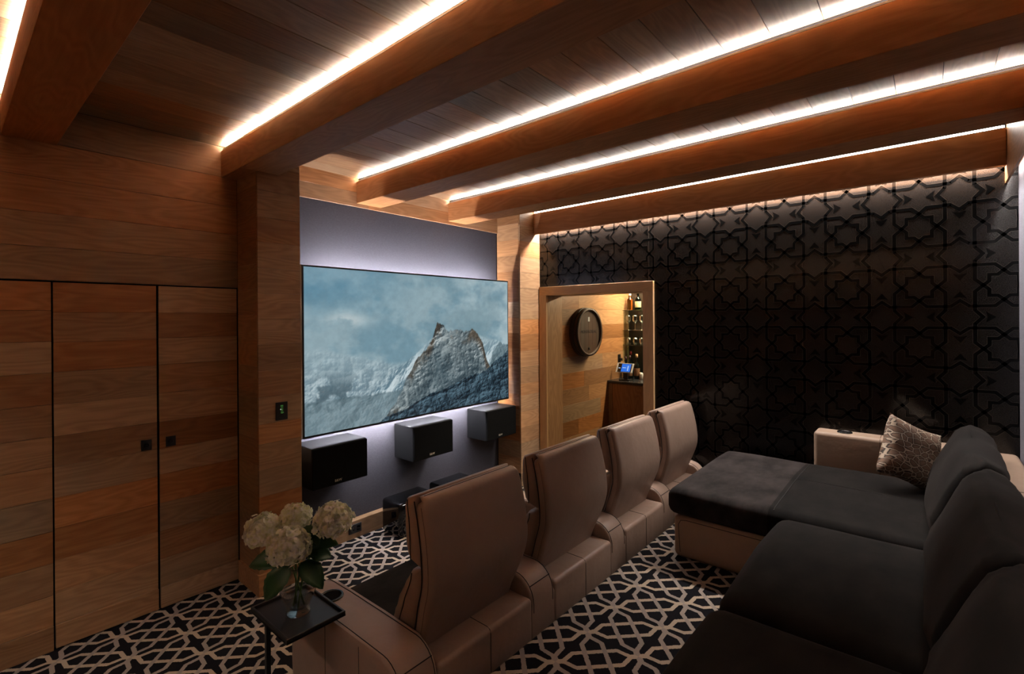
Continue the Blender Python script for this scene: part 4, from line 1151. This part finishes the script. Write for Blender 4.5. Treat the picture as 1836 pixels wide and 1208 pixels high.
# tablet
t = thing('tablet', 'silver tablet with a blue screen standing on the bar counter', 'tablet', (5.88, 3.055, CZ))
Mt = Matrix.Translation((5.88, 3.055, CZ+.165)) @ Matrix.Rotation(-math.pi/2, 4, 'Z') @ Matrix.Rotation(math.radians(62), 4, 'X')
def tpart(nm, mat, b_, bev=.001, par=None):
    bm = bmesh.new(); bm_box(bm, *b_, bev, 2); bm_xform(bm, Mt); return part(nm, bm, mat, par or t, False)
tpart('frame', 'silver_plastic', (-.122, .122, -.068, .068, -.005, .005), .004)
sc_ = tpart('screen', 'black_gloss', (-.098, .098, -.060, .060, .005, .0058), .0003)
tpart('screen_panel', 'tablet_blue', (-.045, .085, -.055, .055, .0058, .0063), .0001, sc_)
tpart('screen_text', 'tablet_light', (-.03, .02, -.004, .006, .0063, .0067), .0001, sc_)
tpart('screen_text', 'tablet_light', (.04, .055, -.04, .03, .0063, .0067), .0001, sc_)
tpart('screen_text', 'tablet_light', (-.088, -.06, -.01, .0, .0058, .0063), .0001, sc_)
bm = bmesh.new(); bm_box(bm, 5.85, 5.96, 2.98, 3.13, CZ, CZ+.012, .003, 2); bm_box(bm, 5.90, 5.925, 3.03, 3.08, CZ+.01, CZ+.15, .003, 2)
part('stand', bm, 'black_plastic', t)
t = thing('wall_socket', 'black socket with plug on the planks over the bar counter', 'socket', (6.09, YB, 1.14))
boxes('plate', 'black_plastic', [(6.05, 6.125, YB-.008, YB-.0005, 1.185, 1.29)], t, .002)
boxes('plug', 'black_plastic', [(6.075, 6.11, YB-.045, YB-.008, 1.205, 1.24)], t, .003)
# bar lighting: strip in the corner above the shelves and a ceiling downlight
lo = thing('led_light_strip', 'warm light strip over the glass shelves of the bar', 'light strip', (6.3, 2.5, 2.42))
box('diffuser', 'led_bar', 6.10, 6.13, 1.7, YB-.05, 2.43, 2.44, parent=lo)
box('channel', 'aluminium', 6.09, 6.14, 1.7, YB-.05, 2.441, 2.449, parent=lo)
# barrel head on the plank wall
BX, BZ, BR = 5.16, 1.622, .286
t = thing('wine_barrel_head', 'wine barrel end hung on the plank wall of the bar', 'barrel', (BX, YB, BZ-BR))
bm = bmesh.new(); bm_lathe(bm, [(BR-.022, -.085), (BR-.022, -.112), (BR-.002, -.112), (BR+.002, -.09), (BR+.012, -.0005), (BR-.01, -.0005), (BR-.022, -.02)], (BX, YB, BZ), 48, 'y'); part('staves', bm, 'barrel_oak', t, True)
for ya, rr in ((-.10, .0025), (-.045, .009)):
    bm = bmesh.new(); bm_lathe(bm, [(BR+rr, ya-.012), (BR+rr+.003, ya-.012), (BR+rr+.006, ya+.012), (BR+rr, ya+.012)], (BX, YB, BZ), 48, 'y'); part('hoop', bm, 'hoop_metal', t, True)
nb = 6
for i in range(nb):
    xa, xb = -BR+.022+(2*BR-.044)*i/nb, -BR+.022+(2*BR-.044)*(i+1)/nb; rr = BR-.0222
    bm = bmesh.new(); top_, bot_ = [], []
    for k in range(7):
        x_ = xa+.0008+(xb-xa-.0016)*k/6; z_ = math.sqrt(max(0, rr*rr-x_*x_)); top_.append((x_, z_)); bot_.append((x_, -z_))
    ring = bot_+top_[::-1]
    f_ = [bm.verts.new((BX+a, YB-.088, BZ+b)) for a, b in ring]; g_ = [bm.verts.new((BX+a, YB-.07, BZ+b)) for a, b in ring]
    bm.faces.new(f_)
    for k in range(len(ring)):
        j = (k+1) % len(ring)
        try: bm.faces.new((f_[k], f_[j], g_[j], g_[k]))
        except ValueError: pass
    bmesh.ops.remove_doubles(bm, verts=bm.verts, dist=1e-6)
    part('head_board', bm, 'barrel_oak', t)
me = text_mesh('MONTROSEAC', .055)
me.transform(Matrix.Translation((BX, YB-.0895, BZ+.005)) @ Matrix.Rotation(math.pi/2, 4, 'X')); me.transform(Matrix.Translation(-wpos(t))); link('lettering', me, 'barrel_print', t)
boxes('plaque', 'silver_plastic', [(BX-.02, BX+.02, YB-.091, YB-.087, BZ+.13, BZ+.185)], t, .001)
bm = bmesh.new(); bm_lathe(bm, [(0, -.012), (.014, -.012), (.016, -.006), (.016, 0)], (BX, YB-.087, BZ-.20), 16, 'y'); part('bung', bm, 'hoop_metal', t, True)
